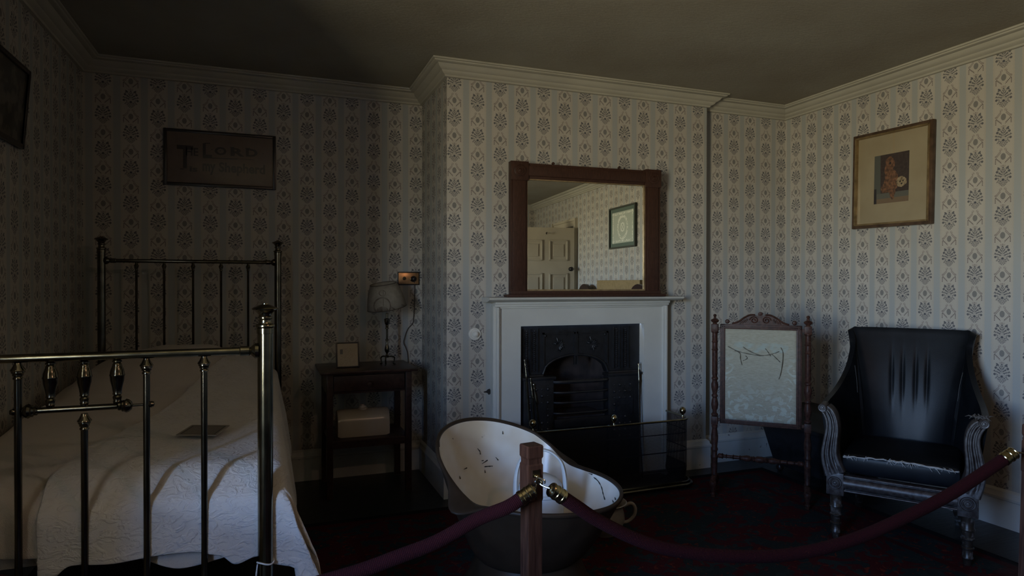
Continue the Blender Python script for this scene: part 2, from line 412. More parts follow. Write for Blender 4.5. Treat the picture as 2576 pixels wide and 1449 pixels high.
# doorway in the right wall behind the viewer, seen in the mirror
mb=MB()
pr_=[(0,0),(.035,0),(.035,.10),(0,.10)]
for y0,y1 in((DY1,DY1+.11),(DY0-.11,DY0)):
    if y0==DY1: mb.box((XR-.03,y0,0),(XR,y0+.075,2.2)); mb.box((XR-.045,y0+.076,0),(XR,y1,2.31))
    else: mb.box((XR-.03,y1-.075,0),(XR,y1,2.2)); mb.box((XR-.045,y0,0),(XR,y1-.076,2.31))
mb.box((XR-.03,DY0-.033,2.201),(XR,DY1+.075,2.275)); mb.box((XR-.045,DY0-.033,2.276),(XR,DY1+.075,2.31))
cream=paint('cream_woodwork',(.44,.39,.30),amt=.8)
arch=struct(build('trim_2',mb,cream,smooth=False))
mb=MB(); mb.keep=False
for q in([(XR,DY0,0),(XR+1,DY0,0),(XR+1,DY0,2.2),(XR,DY0,2.2)],[(XR,DY1,0),(XR,DY1,2.2),(XR+1,DY1,2.2),(XR+1,DY1,0)],[(XR,DY0,2.2),(XR+1,DY0,2.2),(XR+1,DY1,2.2),(XR,DY1,2.2)],[(XR+1,DY0,0),(XR+1,DY1,0),(XR+1,DY1,2.2),(XR+1,DY0,2.2)],[(XR,DY0,0),(XR,DY1,0),(XR+1,DY1,0),(XR+1,DY0,0)]): mb.quad(q)
struct(build('wall_passage',mb,cream,smooth=False))
DM=Matrix.Translation((3.78,-1.02,0))@Matrix.Rotation(R(180+5),4,'Z')
mb=MB(); mb.box((0,-.02,.01),(.86,.02,2.16),DM)
def dpanel(mb,x0,x1,z0,z1):
    for a,b in(((x0,z0),(x1,z0+.02)),((x0,z1-.02),(x1,z1)),((x0,z0),(x0+.02,z1)),((x1-.02,z0),(x1,z1))): mb.box((a[0],-.034,a[1]),(b[0],-.018,b[1]),DM,bev=.004)
    mb.box((x0+.06,-.028,z0+.06),(x1-.06,-.018,z1-.06),DM,bev=.004)
for x0,x1 in((.1,.38),(.48,.76)):
    for z0,z1 in((1.68,1.98),(.98,1.5),(.2,.8)): dpanel(mb,x0,x1,z0,z1)
door=struct(build('door_1',mb,cream,smooth=False)); WM[door.name]=Matrix.Identity(4)
mb=MB(); mb.lathe([(.03,0),(.03,.006),(.01,.01),(.01,.035),(.028,.045),(.032,.06),(.02,.075),(0,.078)],DM@Vector((.06,-.02,1.56)),Matrix.Rotation(R(5),3,'Z')@Matrix.Rotation(R(-90),3,'X'),16)
build('door_handle',mb,black_frame,door)
mb=MB(); mb.tube([DM@Vector(p) for p in((.43,-.03,2.08),(.43,-.07,2.06),(.43,-.08,2.09))],.006,8); build('coat_hook',mb,black_frame,door)
# ------------------------------------------------------------------ rug
mb=MB(); RX0,RX1,RY0,RY1=.10,3.38,-1.6,3.76
mb.box((RX0,RY0,.0),(RX1,RY1,.008)); 
M=Mat('persian_rug_pile',(.1,.02,.02),.95,spec=.1); x,y,z=M.xyz()
w1=M.noise(4.5,detail=2,dist=1.5,sc=(1,1.2,1)); w2=M.noise(9,detail=3,dist=1.8); w3=M.noise(14,detail=2,dist=2.5); wr=M.noise(1.3,detail=4)
c=M.mix(w1.gt(.5),(.042,.006,.009),(.012,.019,.022)); c=M.mix(w2.gt(.60),c,(.015,.026,.029)); c=M.mix(w3.gt(.655),c,(.10,.018,.011)); c=M.mix(w3.lt(.335),c,(.022,.022,.018))
e=(x-RX0).mn(x*-1+RX1).mn(y*-1+RY1)
c=M.mix(e.lt(.05),c,(.007,.008,.010)); c=M.mix(e.lt(.10)*e.gt(.05),c,(.04,.005,.007)); c=M.mix((e-.33).abs().lt(.02),c,(.035,.005,.007))
wear=M.noise(2.2,detail=5,rough=.65).rng(.52,.66)*(y.rng(2.3,1.9)); c=M.mix(wear*.6,c,(.055,.055,.053))
M.set('Base Color',c); M.bump(M.noise(300,detail=2),.6,.004)
tag(build('patterned_rug',mb,M.m,smooth=False),'dark red and teal patterned rug covering the floor before the fireplace','rug')
# ------------------------------------------------------------------ fireplace
fx=2.0
fp=thing('fireplace_surround','white painted fireplace surround with mantel shelf and chipped moulding','fireplace',(fx,YF,0))
mb=MB()
mb.box((1.39,YF-.045,0),(1.537,YF+.02,1.072)); build('pilaster',mb,white_paint,fp,True); mb=MB(); mb.box((2.463,YF-.045,0),(2.61,YF+.02,1.072)); 
build('pilaster',mb,white_paint,fp,True)
mb=MB(); mb.box((1.39,YF-.045,1.072),(2.61,YF,1.20)); build('lintel',mb,white_paint,fp,True)
mb=MB()
pf=[(1.345,1.215),(1.345,0),(1.36,0),(1.36,1.2)]
for sx in(-1,1):
    X0=lambda v: fx+sx*v
    for a,b,d in((.635,.655,.055),(.62,.637,.075),(.608,.62,.062)): mb.box((min(X0(a),X0(b)),YF-d,0),(max(X0(a),X0(b)),YF,1.19+.02*(a-.6)/.05),bev=.004)
for a,b,d in((1.215,1.235,.085),(1.20,1.217,.072),(1.188,1.20,.058)): mb.box((1.35,YF-d,a),(2.65,YF,b),bev=.004)
build('moulding',mb,white_paint,fp,True)
mb=MB(); mb.sweep([(0,1.232),(.10,1.232),(.13,1.238),(.15,1.244),(.158,1.25),(.158,1.257),(.15,1.262),(0,1.262)],[(2.0-.715,YF),(2.0+.715,YF)],side=1)
build('mantel_shelf',mb,white_paint,fp,True)
# soot/paint damage lump on the right of the moulding
gr=thing('register_grate','black cast iron register grate with twin panels set in fireplace','grate',(fx,3.97,0))
yg=3.955
mb=MB()
import itertools
arch_pts=[(1.70+.0,.745)]
AX0,AX1,AZ,AT=1.715,2.205,.735,.86
def archz(x): t=(x-(AX0+AX1)/2)/((AX1-AX0)/2); return AZ+(AT-AZ)*math.sqrt(max(0,1-t*t))
# back plate with arched opening, built from strips
xs=[1.535,1.60,1.66,1.70]+[AX0+(AX1-AX0)*k/24 for k in range(25)]+[2.235,2.28,2.34,2.4,2.465]
rows0=[];rows1=[]
for k in range(len(xs)-1):
    a,b=xs[k],xs[k+1]; ins=(a>=AX0-1e-6 and b<=AX1+1e-6)
    za=archz(a) if ins else 0; zb=archz(b) if ins else 0
    f=[(a,yg,za),(b,yg,zb),(b,yg,1.085),(a,yg,1.085)]; mb.quad(f); 
    if ins: mb.quad([(a,yg,za),(b,yg,zb),(b,yg+.05,zb),(a,yg+.05,za)])
build('plate',mb,iron,gr,True)
mb=MB()
for x0,x1 in((1.715,1.957),(1.963,2.205)):
    for a,b in(((x0,1.01),(x1,1.022)),((x0,.80),(x0+.012,1.022)),((x1-.012,.80 if x1<2 else .80),(x1,1.022))): mb.box((a[0],yg-.012,a[1]),(b[0],yg,b[1]))
mb.box((1.955,yg-.015,.86),(1.965,yg,1.03))
for x,z in((1.735,1.0),(2.185,1.0),(1.735,.79),(2.185,.79)): mb.sphere((x,yg-.004,z),.009,10)
# raised plant sprays
for cx in(1.835,2.085):
    for k in range(11):
        t=-70+k*26; l=.03+.02*random.random(); q=Vector((cx+math.sin(R(t))*.01,yg-.003,.935+.01*math.cos(R(t)))); d=Vector((math.sin(R(t))*l,0,math.cos(R(t))*l))
        mb.tube([q,q+d*.5+Vector((0,-.004,0)),q+d],[.002,.006,.001],6)
mb.tube([(x,yg-.006,archz(x)+.008) for x in [AX0+(AX1-AX0)*k/24 for k in range(25)]],.008,8)
mb.tube([(AX0-.1,yg-.01,AZ+.0),(AX0,yg-.01,AZ)],.012,8); mb.tube([(AX1,yg-.01,AZ),(AX1+.25,yg-.01,AZ)],.012,8)
build('damper_panel',mb,iron,gr,True)
for x in(1.60,1.655,2.275,2.345):
    mb=MB(); mb.box((x-.026,yg-.014,.76),(x-.022,yg,1.05)); mb.box((x+.022,yg-.014,.76),(x+.026,yg,1.05))
    for k in range(20): mb.sphere((x,yg-.004,.775+k*.0135),.0075,8)
    for k in range(20): mb.sphere((x+.011*(-1)**k,yg-.002,.775+k*.0135),.005,6)
    build('beaded_column',mb,iron,gr,True)
for x0,x1 in((1.56,1.775),(2.185,2.43)):
    mb=MB(); mb.box((x0,yg-.055,.02),(x1,yg+.02,.715),bev=.006); mb.box((x0-.008,yg-.068,.715),(x1+.012,yg+.02,.735),bev=.004)
    for i,j in itertools.product(range(4),range(9)): mb.sphere((x0+.045+i*.042,yg-.053,.30+j*.044),.012 if (i+j)%2 else .007,8,sz=1)
    mb.box((x0+.05,yg-.06,.43),(x1-.05,yg-.05,.56)); mb.box((x0+.06,yg-.066,.45),(x1-.06,yg-.055,.54))
    build('hob',mb,iron,gr,True)
for z in(.695,.625,.558,.487):
    mb=MB(); mb.tube([(1.765,yg-.03,z),(1.79,yg-.062,z),(1.83,yg-.075,z)]+[(1.9+.05*k,yg-.078,z) for k in range(5)]+[(2.15,yg-.068,z),(2.19,yg-.04,z),(2.2,yg-.02,z)],.0085 if z<.69 else .012,8); build('fire_bar',mb,iron,gr,True)
mb=MB(); mb.box((1.775,yg-.07,.39),(2.195,yg-.05,.45),bev=.004); mb.box((1.775,yg-.03,.02),(2.195,yg,.40)); build('ash_panel',mb,iron,gr,True)
mb=MB(); 
mb.quad([(1.77,4.30,0),(2.2,4.30,0),(2.2,4.22,1.0),(1.77,4.22,1.0)]); mb.quad([(1.70,yg,0),(1.77,4.30,0),(1.77,4.22,1.0),(1.70,yg,1.0)]); mb.quad([(2.2,4.3,0),(2.26,yg,0),(2.26,yg,1.0),(2.2,4.22,1.0)]); mb.quad([(1.7,yg,.99),(2.26,yg,.99),(2.2,4.25,.99),(1.77,4.25,.99)])
mb.box((1.775,yg+.0,.42),(2.195,4.25,.45))
build('firebrick_back',mb,iron_r,gr,True,smooth=False)
mb=MB(); mb.box((1.40,3.56,0),(2.60,3.93,.012)); struct(build('trim_3',mb,simple('hearth_slate',(.02,.022,.025),.4,var=.3),smooth=False))
# fire irons
def fire_iron(label,pts,r,kind):
    d0=(Vector(pts[-1])-Vector(pts[0])).normalized(); t=thing('fire_'+kind,label,kind,pts[0])
    mb=MB(); mb.tube(pts,r,8); build('shaft',mb,steel if 'right' in label else brass_d,t,True)
    mb=MB(); q=d0.to_track_quat('Z','Y').to_matrix(); mb.lathe([(.003,-.12),(.006,-.11),(.004,-.09),(.0055,-.05),(.0035,-.03),(.006,-.015),(.0035,-.005),(.008,.008),(.006,.016),(0,.019)],pts[-1],q,12); build('handle',mb,brass if 'right' in label else brass_d,t,True)
    return t
fire_iron('brass handled poker leaning upright at right edge of grate',[(2.395,3.80,.02),(2.405,3.86,.42),(2.415,3.89,.78)],.0042,'poker')
fire_iron('tall dark fire poker leaning in left jamb of fireplace, farthest left',[(1.62,3.80,.02),(1.585,3.87,.45),(1.565,3.895,.84)],.0042,'poker')
fire_iron('thin brass shafted fire shovel leaning against left hob',[(1.70,3.80,.02),(1.655,3.86,.35),(1.625,3.885,.68)],.0042,'shovel')
fire_iron('pair of fire tongs leaning between poker and shovel at left hob',[(1.655,3.79,.02),(1.62,3.86,.35),(1.60,3.88,.72)],.0036,'tongs')
# fender: rounded wire mesh guard
fd=thing('fire_fender','black wire mesh fire fender with brass top rail and ball knobs','fender',(2.03,3.56,0))
def fpath(off,n=8):
    x0,x1,yf,yb,r=1.44-off,2.62+off,3.555-off,3.852,.09
    P=[(x0,yb)]+[(x0,yf+r)]
    P+=[(x0+r-r*math.cos(R(90*k/n)),yf+r-r*math.sin(R(90*k/n))) for k in range(1,n+1)]
    P+=[(lerp(x0+r,x1-r,k/10),yf-.0) for k in range(1,10)]
    P+=[(x1-r+r*math.sin(R(90*k/n)),yf+r-r*math.cos(R(90*k/n))) for k in range(0,n+1)]
    P+=[(x1,yb)]; return P
mb=MB(); mb.tube([(x,y,.458) for x,y in fpath(0)],.009,10,flat=.8); build('top_rail',mb,brass,fd,True)
mb=MB(); mb.tube([(x,y,.034) for x,y in fpath(.02)],.013,10); mb.tube([(x,y,.052) for x,y in fpath(.01)],.008,8); build('base_rail',mb,brass_d,fd,True)
mb=MB(); mb.sweep([(0,.045),(.008,.07),(.003,.1),(0,.13),(0,.45)],fpath(0),side=-1,capends=False)
me=Mat('wire_mesh',(.02,.02,.022),.4,.6); nt=me.nt; x,y,z=me.xyz(); ang=x+y
d1=((ang*170.0+z*95.0).fr()-.5).abs().gt(.33); d2=((ang*170.0-z*95.0).fr()-.5).abs().gt(.33)
al=d1.mx(d2).mx(z.lt(.15)*0.75+0.0).mx((((z-.02)*8.5).fr()-.5).abs().gt(.47)); tb=nt.nodes.new('ShaderNodeBsdfTransparent'); ms=nt.nodes.new('ShaderNodeMixShader'); nt.links.new(al.v,ms.inputs[0]); nt.links.new(tb.outputs[0],ms.inputs[1]); nt.links.new(me.b.outputs[0],ms.inputs[2]); nt.links.new(ms.outputs[0],nt.nodes['Material Output'].inputs[0])
build('wire_mesh',mb,me.m,fd,True)
for x,y in((1.50,3.60),(2.03,3.555),(2.585,3.615)):
    mb=MB(); mb.lathe([(.009,.46),(.006,.468),(.005,.476),(.009,.482),(.019,.492),(.0225,.506),(.018,.521),(.008,.529),(0,.531)],(x,y,0),seg=18); build('ball_knob',mb,brass_b,fd,True)
for x,y in((1.50,3.60),(2.55,3.60)):
    mb=MB(); mb.lathe([(.02,.0),(.022,.01),(.012,.03)],(x,y,0),seg=12); build('foot',mb,brass_d,fd,True)
# ------------------------------------------------------------------ overmantel mirror
mi=thing('overmantel_mirror','walnut framed mirror standing on the white mantel shelf','mirror',(1.447,3.868,1.262),R(-2.5))
MW,MH=1.085,.865
mb=MB()
LX=MW
for x0,x1 in((0,.115),(LX-.115,LX)):
    mb.box((x0,-.02,.03),(x1,.02,MH-.11),bev=.003); mb.box((x0+.012,-.03,.03),(x1-.012 if x0==0 else x1-.02,-.018,MH-.11),bev=.004); mb.box((x0+(.09 if x0==0 else .012),-.024,.03),(x0+(.104 if x0==0 else .024),-.01,MH-.11),bev=.003)
mb.box((.11,-.02,MH-.105),(LX-.11,.02,MH-.005),bev=.003); mb.box((.115,-.03,MH-.088),(LX-.115,-.018,MH-.022),bev=.006)
build('frame',mb,wood_h,mi)
for x0 in(0,LX-.12):
    mb=MB(); mb.box((x0,-.034,MH-.12),(x0+.12,.022,MH+.002),bev=.003)
    mb.lathe([(.04,0),(.04,.004),(.034,.006),(.032,.003),(.024,.004),(.022,.009),(.014,.010),(.012,.005),(.006,.007),(0,.009)],(x0+.06,-.034,MH-.058),Matrix.Rotation(R(90),3,'X'),24); build('corner_block',mb,mahog if False else wood_h,mi)
mb=MB(); mb.box((-.03,-.05,0),(LX+.03,.03,.018),bev=.006); mb.box((0,-.035,.016),(LX,.02,.04),bev=.006); build('base_rail',mb,wood_h,mi)
slip=simple('gilt_slip',(.30,.22,.12),.4,.5,var=.3,vs=30)
mb=MB()
for a,b in(((.108,.036),(.118,MH-.1)),((LX-.125,.036),(LX-.108,MH-.1)),((.108,MH-.112),(LX-.108,MH-.10)),((.108,.036),(LX-.108,.05))): mb.box((a[0],-.016,a[1]),(b[0],-.006,b[1]),bev=.002)
build('slip',mb,slip,mi)
mb=MB(); mb.box((.11,-.008,.038),(LX-.11,-.003,MH-.10)); build('glass',mb,mirror_m,mi,smooth=False)
for xx in(.30,.78):
    mb=MB(); mb.lathe([(.01,0),(.012,.006),(.006,.014),(0,.016)],(xx,0,MH),seg=10); build('peg',mb,wood_h,mi)
# ------------------------------------------------------------------ pictures
def frame(mb,w,h,fw,dep,bev=.004):
    mb.box((-w/2,-dep,0),(-w/2+fw,0,h),bev=bev); mb.box((w/2-fw,-dep,0),(w/2,0,h),bev=bev); mb.box((-w/2+fw,-dep,0),(w/2-fw,0,fw),bev=bev); mb.box((-w/2+fw,-dep,h-fw),(w/2-fw,0,h),bev=bev)
sg=thing('framed_text','black framed brown motto reading THE LORD is my Shepherd above bed','framed motto',(-.279,YB-.004,1.975))
mb=MB(); frame(mb,.67,.36,.019,.022); build('frame',mb,black_frame,sg)
boards=simple('motto_card',(.11,.075,.055),.5,var=.12,vs=14,**{'Coat Weight':.35,'Coat Roughness':.03})
mb=MB(); mb.box((-.32,-.010,.015),(.32,-.004,.345)); build('backing_card',mb,boards,sg)
def text_bm(mb,txt,x0,x1,z0,z1,y,off=.02,shear=0):
    cu=bpy.data.curves.new('t','FONT'); cu.body=txt; cu.offset=off; cu.extrude=0; cu.resolution_u=3
    o=bpy.data.objects.new('t',cu); C.objects.link(o); bpy.context.view_layer.update()
    dg=bpy.context.evaluated_depsgraph_get(); me=bpy.data.meshes.new_from_object(o.evaluated_get(dg))
    xs=[v.co.x for v in me.vertices]; ys=[v.co.y for v in me.vertices]; a,b,c,d=min(xs),max(xs),min(ys),max(ys)
    vs=[mb.bm.verts.new((lerp(x0,x1,(v.co.x-a)/(b-a)),y,lerp(z0,z1,(v.co.y-c)/(d-c)))) for v in me.vertices]
    for p in me.polygons:
        try: mb.bm.faces.new([vs[i] for i in p.vertices])
        except ValueError: pass
    bpy.data.objects.remove(o); bpy.data.curves.remove(cu); bpy.data.meshes.remove(me)
def sgp(xz,yz):
    t=(xz-80)/2050; top=145+155*t; bot=1130+115*t
    return -.335+.67*t,.36*(1-(yz-top)/(bot-top))
mb=MB(); Y=-.0115
def put(txt,a,b,off=.02):
    x0,z1=sgp(*a); x1,z0=sgp(b[0],b[1]); text_bm(mb,txt,x0,x1,min(z0,z1),max(z0,z1),Y,off)
def bar(a,b,w):
    x0,z0=sgp(*a); x1,z1=sgp(*b); mb.quad([(x0,Y,z0-w/2),(x1,Y,z1-w/2),(x1,Y,z1+w/2),(x0,Y,z0+w/2)])
put('T',(310,440),(600,860),.02); put('HE',(470,485),(690,640)); put('L',(770,415),(935,668),.03); put('O',(985,475),(1200,632),.04); put('R',(1275,495),(1530,655),.04); put('D',(1560,510),(1780,665),.04)
put('is',(535,815),(675,915),.03); put('my',(765,765),(1000,975),.03); put('Shepherd',(1060,745),(1920,1020),.03)
bar((770,668),(1400,695),.006); bar((1380,690),(1720,712),.003); bar((1270,490),(1340,493),.006); bar((1550,508),(1640,512),.006); bar((800,415),(905,418),.006); bar((370,860),(430,864),.005); bar((320,470),(345,640),.004)
for q in((935,525),(1885,602),(1090,545)): 
    x,z=sgp(*q); mb.lathe([(0,0),(.003,0)],(x,Y,z),Matrix.Rotation(R(90),3,'X'),10)
build('lettering',mb,simple('motto_ink',(.012,.007,.006),.45,**{'Coat Weight':.35,'Coat Roughness':.03}),sg,smooth=False)
# picture on the right wall
pc=thing('framed_print','gilt framed print with wide buff mount on the right wall above armchair','picture',(XR-.006,3.085,1.725),R(-90))
PW,PH=.575,.64
TL=Matrix.Rotation(R(1.0),4,'Y')
gold=simple('tarnished_gilt',(.32,.23,.12),.35,.7,var=.35,vs=16)
mb=MB(); frame(mb,PW,PH,.024,.03,.004); bmesh.ops.transform(mb.bm,matrix=TL,verts=mb.bm.verts); build('frame',mb,simple('dark_gilt_frame',(.09,.055,.035),.4,.35,var=.4,vs=20),pc)
mb=MB(); 
w,h=PW-.036,PH-.036
for q in(((-w/2,.018),(-w/2+.012,PH-.018)),((w/2-.012,.018),(w/2,PH-.018)),((-w/2,.018),(w/2,.03)),((-w/2,PH-.03),(w/2,PH-.018))): mb.box((q[0][0],-.036,q[0][1]),(q[1][0],-.008,q[1][1]),bev=.004)
bmesh.ops.transform(mb.bm,matrix=TL,verts=mb.bm.verts); build('inner_frame',mb,gold,pc)
M=Mat('buff_mount',(.42,.36,.25),.6,**{'Coat Weight':.5,'Coat Roughness':.04}); x,y,z=M.xyz(); st=((x-.03+z*.02).abs().lt(.008))*z.rng(.2,.5,.2,1)*.35
c=M.mix(M.noise(5,detail=3).rng(.3,.7),(.26,.21,.13),(.31,.26,.17)); M.set('Base Color',M.mix(st,c,(.30,.22,.12)))
mb=MB(); mb.box((-.27,-.012,.02),(.27,-.006,PH-.02)); bmesh.ops.transform(mb.bm,matrix=TL,verts=mb.bm.verts); build('mount',mb,M.m,pc)
# print: a tawny animal seated upright beside a small pale one, against a dark stall
M=Mat('print_ink',(.03,.02,.02),.5,**{'Coat Weight':.5,'Coat Roughness':.04}); x,y,z=M.xyz()
nb=M.noise(28,detail=3)
def blob(cx,cz,rx,rz): 
    a=(x-cx)/rx; b=(z-cz)/rz; return (a*a+b*b+nb*1.6-.8).lt(1.0)
nz=M.noise(60,detail=4); c=M.mix(nz.rng(.3,.7),(.028,.018,.018),(.05,.034,.03))
c=M.mix((x.lt(-.075)),c,(.075,.08,.07)); c=M.mix(z.lt(.225),c,(.10,.10,.085)); c=M.mix(z.lt(.19),c,(.16,.11,.07)); c=M.mix(x.lt(-.105)*z.lt(.26),c,(.02,.018,.02))
tw=M.mix(nz.rng(.35,.65),(.06,.03,.02),(.20,.095,.05))
c=M.mix(blob(-.005,.415,.034,.042).mx(blob(-.018,.375,.026,.04)).mx(blob(.002,.315,.046,.06)).mx(blob(-.008,.27,.05,.045)).mx(blob(-.045,.25,.028,.025)).mx(blob(.012,.225,.022,.05)),c,tw)
c=M.mix(blob(.078,.285,.034,.034),c,M.mix(nz.rng(.35,.6),(.10,.07,.04),(.34,.26,.16)))
c=M.mix(blob(-.003,.417,.008,.009).mx(blob(.068,.287,.005,.006)).mx(blob(.088,.290,.005,.006)).mx(blob(.078,.272,.006,.005)),c,(.02,.015,.015)); M.set('Base Color',c)
mb=MB(); mb.box((-.128,-.0145,.158),(.122,-.0125,.478)); bmesh.ops.transform(mb.bm,matrix=TL,verts=mb.bm.verts); build('print',mb,M.m,pc)
# picture on the left wall
pl=thing('dark_framed_picture','black framed dark picture hanging on left wall near the bedhead','picture',(XL+.004,3.23,1.96),R(90))
TL=Matrix.Rotation(R(4.5),4,'X')
mb=MB(); frame(mb,.66,.36,.022,.02); bmesh.ops.transform(mb.bm,matrix=TL,verts=mb.bm.verts); build('frame',mb,black_frame,pl)
M=Mat('dark_floral_print',(.04,.04,.035),.5,**{'Coat Weight':.5}); M.set('Base Color',M.mix(M.noise(14,detail=4).rng(.48,.55),(.03,.03,.026),(.085,.075,.06)))
mb=MB(); mb.box((-.31,-.01,.015),(.31,-.004,.345)); bmesh.ops.transform(mb.bm,matrix=TL,verts=mb.bm.verts); build('print',mb,M.m,pl)
# picture seen only in the mirror
pm=thing('framed_lace','green framed pale lace wreath on right wall, seen in the mirror','picture',(XR-.004,.51,1.79),R(-90))
mb=MB(); frame(mb,.74,.52,.02,.03); build('frame',mb,simple('frame_slate',(.05,.055,.045),.5),pm)
M=Mat('green_mount',(.1,.14,.12),.5); x,y,z=M.xyz(); zc=z-.26; r=(x*x+zc*zc)._m('SQRT'); ins=x.abs().lt(.30)*zc.abs().lt(.195)
nz=M.noise(55,detail=2); c=M.mix(ins,(.10,.14,.12),(.40,.44,.38)); ring=(r-.135).abs().lt(.018)*nz.gt(.47); knot=((r-.05).abs().lt(.008)).mx((x.abs()-zc.abs()).abs().lt(.006)*r.lt(.07)); brd=((x.abs()-.275).abs().lt(.012)).mx((zc.abs()-.17).abs().lt(.012))*ins*nz.gt(.5)
M.set('Base Color',M.mix(ring.mx(knot).mx(brd),c,(.66,.68,.60))); mb=MB(); mb.box((-.355,-.012,.015),(.355,-.004,.505)); build('lace_panel',mb,M.m,pm)
# things behind the viewer that the mirror shows
bd=thing('oak_settle','tan panelled settle with high back, reflected in the mirror','settle',(3.79,.46,0),R(-90))
tan=wood('tan_oak',(.22,.155,.07),(.29,.21,.105),.5,(3,3,3))
mb=MB(); mb.box((-.62,-.02,.0),(.62,.02,1.392),bev=.006); build('back',mb,tan,bd)
mb=MB(); mb.box((-.58,-.40,.40),(.58,-.02,.44),bev=.006); build('seat',mb,tan,bd)
for x in(-.62,.58):
    mb=MB(); mb.box((x,-.42,0),(x+.04,-.02,.62),bev=.006); build('side',mb,tan,bd)
def hall_chair(loc,rz,label):
    t=thing('hall_chair',label,'chair',loc,rz)
    mb=MB(); P=[(-.24,.45)]+[(-.24*math.cos(R(k*15)) ,1.12+.225*math.sin(R(k*15))) for k in range(0,13)]+[(.24,.45)]
    mb.prism(P,.19,.23); build('backrest',mb,mahog,t)
    mb=MB(); mb.box((-.24,-.2,.43),(.24,.22,.47),bev=.01); build('seat',mb,mahog,t)
    for x,y in itertools.product((-.2,.2),(-.17,.18)):
        mb=MB(); mb.tube([(x,y,0),(x,y,.43)],[.014,.022],10); build('leg',mb,mahog,t)
hall_chair((3.52,-.47,0),R(-90),'dark round-backed hall chair left of tan settle in mirror')
hall_chair((3.42,1.345,0),R(-90),'dark round-backed hall chair before tan settle in mirror')
# ------------------------------------------------------------------ bell knob, socket
bl=thing('bell_knob','round white ceramic servant bell knob on wall beside fireplace','bell knob',(1.237,YF,1.027))
RX=Matrix.Rotation(R(90),3,'X')
mb=MB(); mb.lathe([(.041,0),(.041,.006),(.038,.012),(.030,.014),(.028,.010),(.019,.010),(.017,.014)],(0,0,0),RX,28); build('rose',mb,bellm,bl)
mb=MB(); mb.lathe([(.010,.008),(.008,.022),(.016,.026),(.018,.032),(.012,.04),(0,.043)],(0,0,0),RX,20); build('knob',mb,bellm,bl)
so=thing('wall_socket','small brass double socket plate on wall above table lamp','socket',(.955,YB,1.337))
mb=MB(); mb.box((-.08,-.012,0),(.08,0,.096),bev=.004); build('backing_frame',mb,black_frame,so)
mb=MB(); mb.box((-.073,-.0165,.008),(.073,-.011,.088),bev=.002); build('plate',mb,socket_m,so)
mb=MB(); mb.lathe([(.012,0),(.013,.004),(.009,.006),(.008,.002)],(-.032,-.0165,.048),RX,16); mb.lathe([(.008,0),(.007,.003),(0,.004)],(-.032,-.0165,.048),RX,12,mi=1); build('socket_hole',mb,[brass_b,black_frame],so)
mb=MB(); mb.lathe([(.022,0),(.022,.018),(.014,.03),(.006,.034),(0,.034)],(.033,-.0165,.044),RX,16); build('plug',mb,black_frame,so)
mb=MB(); mb.keep=True
mb.prism([(1.298,.655),(1.318,.659),(1.326,.668),(1.340,.672),(1.3445,.660),(1.3445,.640),(1.334,.632),(1.322,.646),(1.300,.650)],YF-.0025,YF-.0005)
tag(build('torn_patch',mb,simple('torn_dark',(.02,.017,.015),.9),smooth=False),'small dark torn patch of wallpaper at left edge of the fireplace','wallpaper tear')
# ------------------------------------------------------------------ brass bed
bed=thing('brass_bed','single brass bedstead with tall head and foot rails','bed',(-.46,3.3,0))
YH,YFt=4.38,2.22
def post_prof(z1,r,big=1.0):
    return [(r,.06),(r,z1-.094),(r*1.1,z1-.093),(r*1.1,z1-.076),(r*1.0,z1-.075),(r*1.24,z1-.072),(r*1.26,z1-.069),(r*1.2,z1-.065),(r*.85,z1-.061),(r*.74,z1-.054),(r*.8,z1-.047),(r*1.0,z1-.044),(r*1.0,z1-.041),(r*.78,z1-.038),(r*.84,z1-.032),(r*1.1,z1-.024),(r*1.35,z1-.019),(r*1.66,z1-.017),(r*1.72,z1-.014),(r*1.6,z1-.011),(r*1.25,z1-.008),(r*.85,z1-.003),(r*.4,z1),(r*.38,z1+.003),(0,z1+.004)]
for x,y,z,r in((-.905,YH,1.62,.021),(.064,YH,1.62,.021),(-.998,YFt,1.282,.0235),(-.006,YFt,1.282,.0235)):
    mb=MB(); mb.lathe(post_prof(z,r),(x,y,0),seg=28); build('bed_post',mb,brass if y<3 else brass_d,bed,True)
    mb=MB(); mb.lathe([(.010,0),(.022,.004),(.024,.02),(.02,.03),(.03,.05),(.03,.06)],(x,y,0),seg=16); build('castor',mb,brass_d,bed,True)
RY=Matrix.Rotation(R(90),3,'Y')
def rail(y,z,x0,x1,r,m):
    mb=MB(); L=x1-x0; mb.lathe([(r*.5,.0),(r*1.9,.002),(r*2.0,.012),(r*1.3,.022),(r*.95,.026),(r*1.25,.03),(r*1.25,.055),(r*1.0,.058)]+[(r,L-.058),(r*1.25,L-.055),(r*1.25,L-.03),(r*.95,L-.026),(r*1.3,L-.022),(r*2.0,L-.012),(r*1.9,L-.002),(r*.5,L)],(x0,y,z),RY,20)
    return build('top_rail',mb,m,bed,True)
rail(YH,1.481,-.888,.048,.011,brass_d); rail(YFt,1.134,-.980,-.024,.0125,brass)
cup=lambda z,r:[(r*.9,z),(r*1.0,z-.004),(r*1.25,z-.009),(r*1.45,z-.013),(r*1.9,z-.019),(r*2.0,z-.022),(r*1.7,z-.025),(r*1.72,z-.028),(r*1.4,z-.032),(r*1.42,z-.036),(r*1.05,z-.039),(r*1.3,z-.043),(r*1.3,z-.046),(r,z-.049)]
def strip(lst,z): return [p for p in lst if p[1]<=z]
for x in(-.726,-.58,-.423,-.267,-.112):
    mb=MB(); mb.lathe([(p[0],p[1]) for p in cup(1.472,.0068)]+[(.0068,.3)],(x,YH,0),seg=14); build('spindle',mb,brass_d,bed,True)
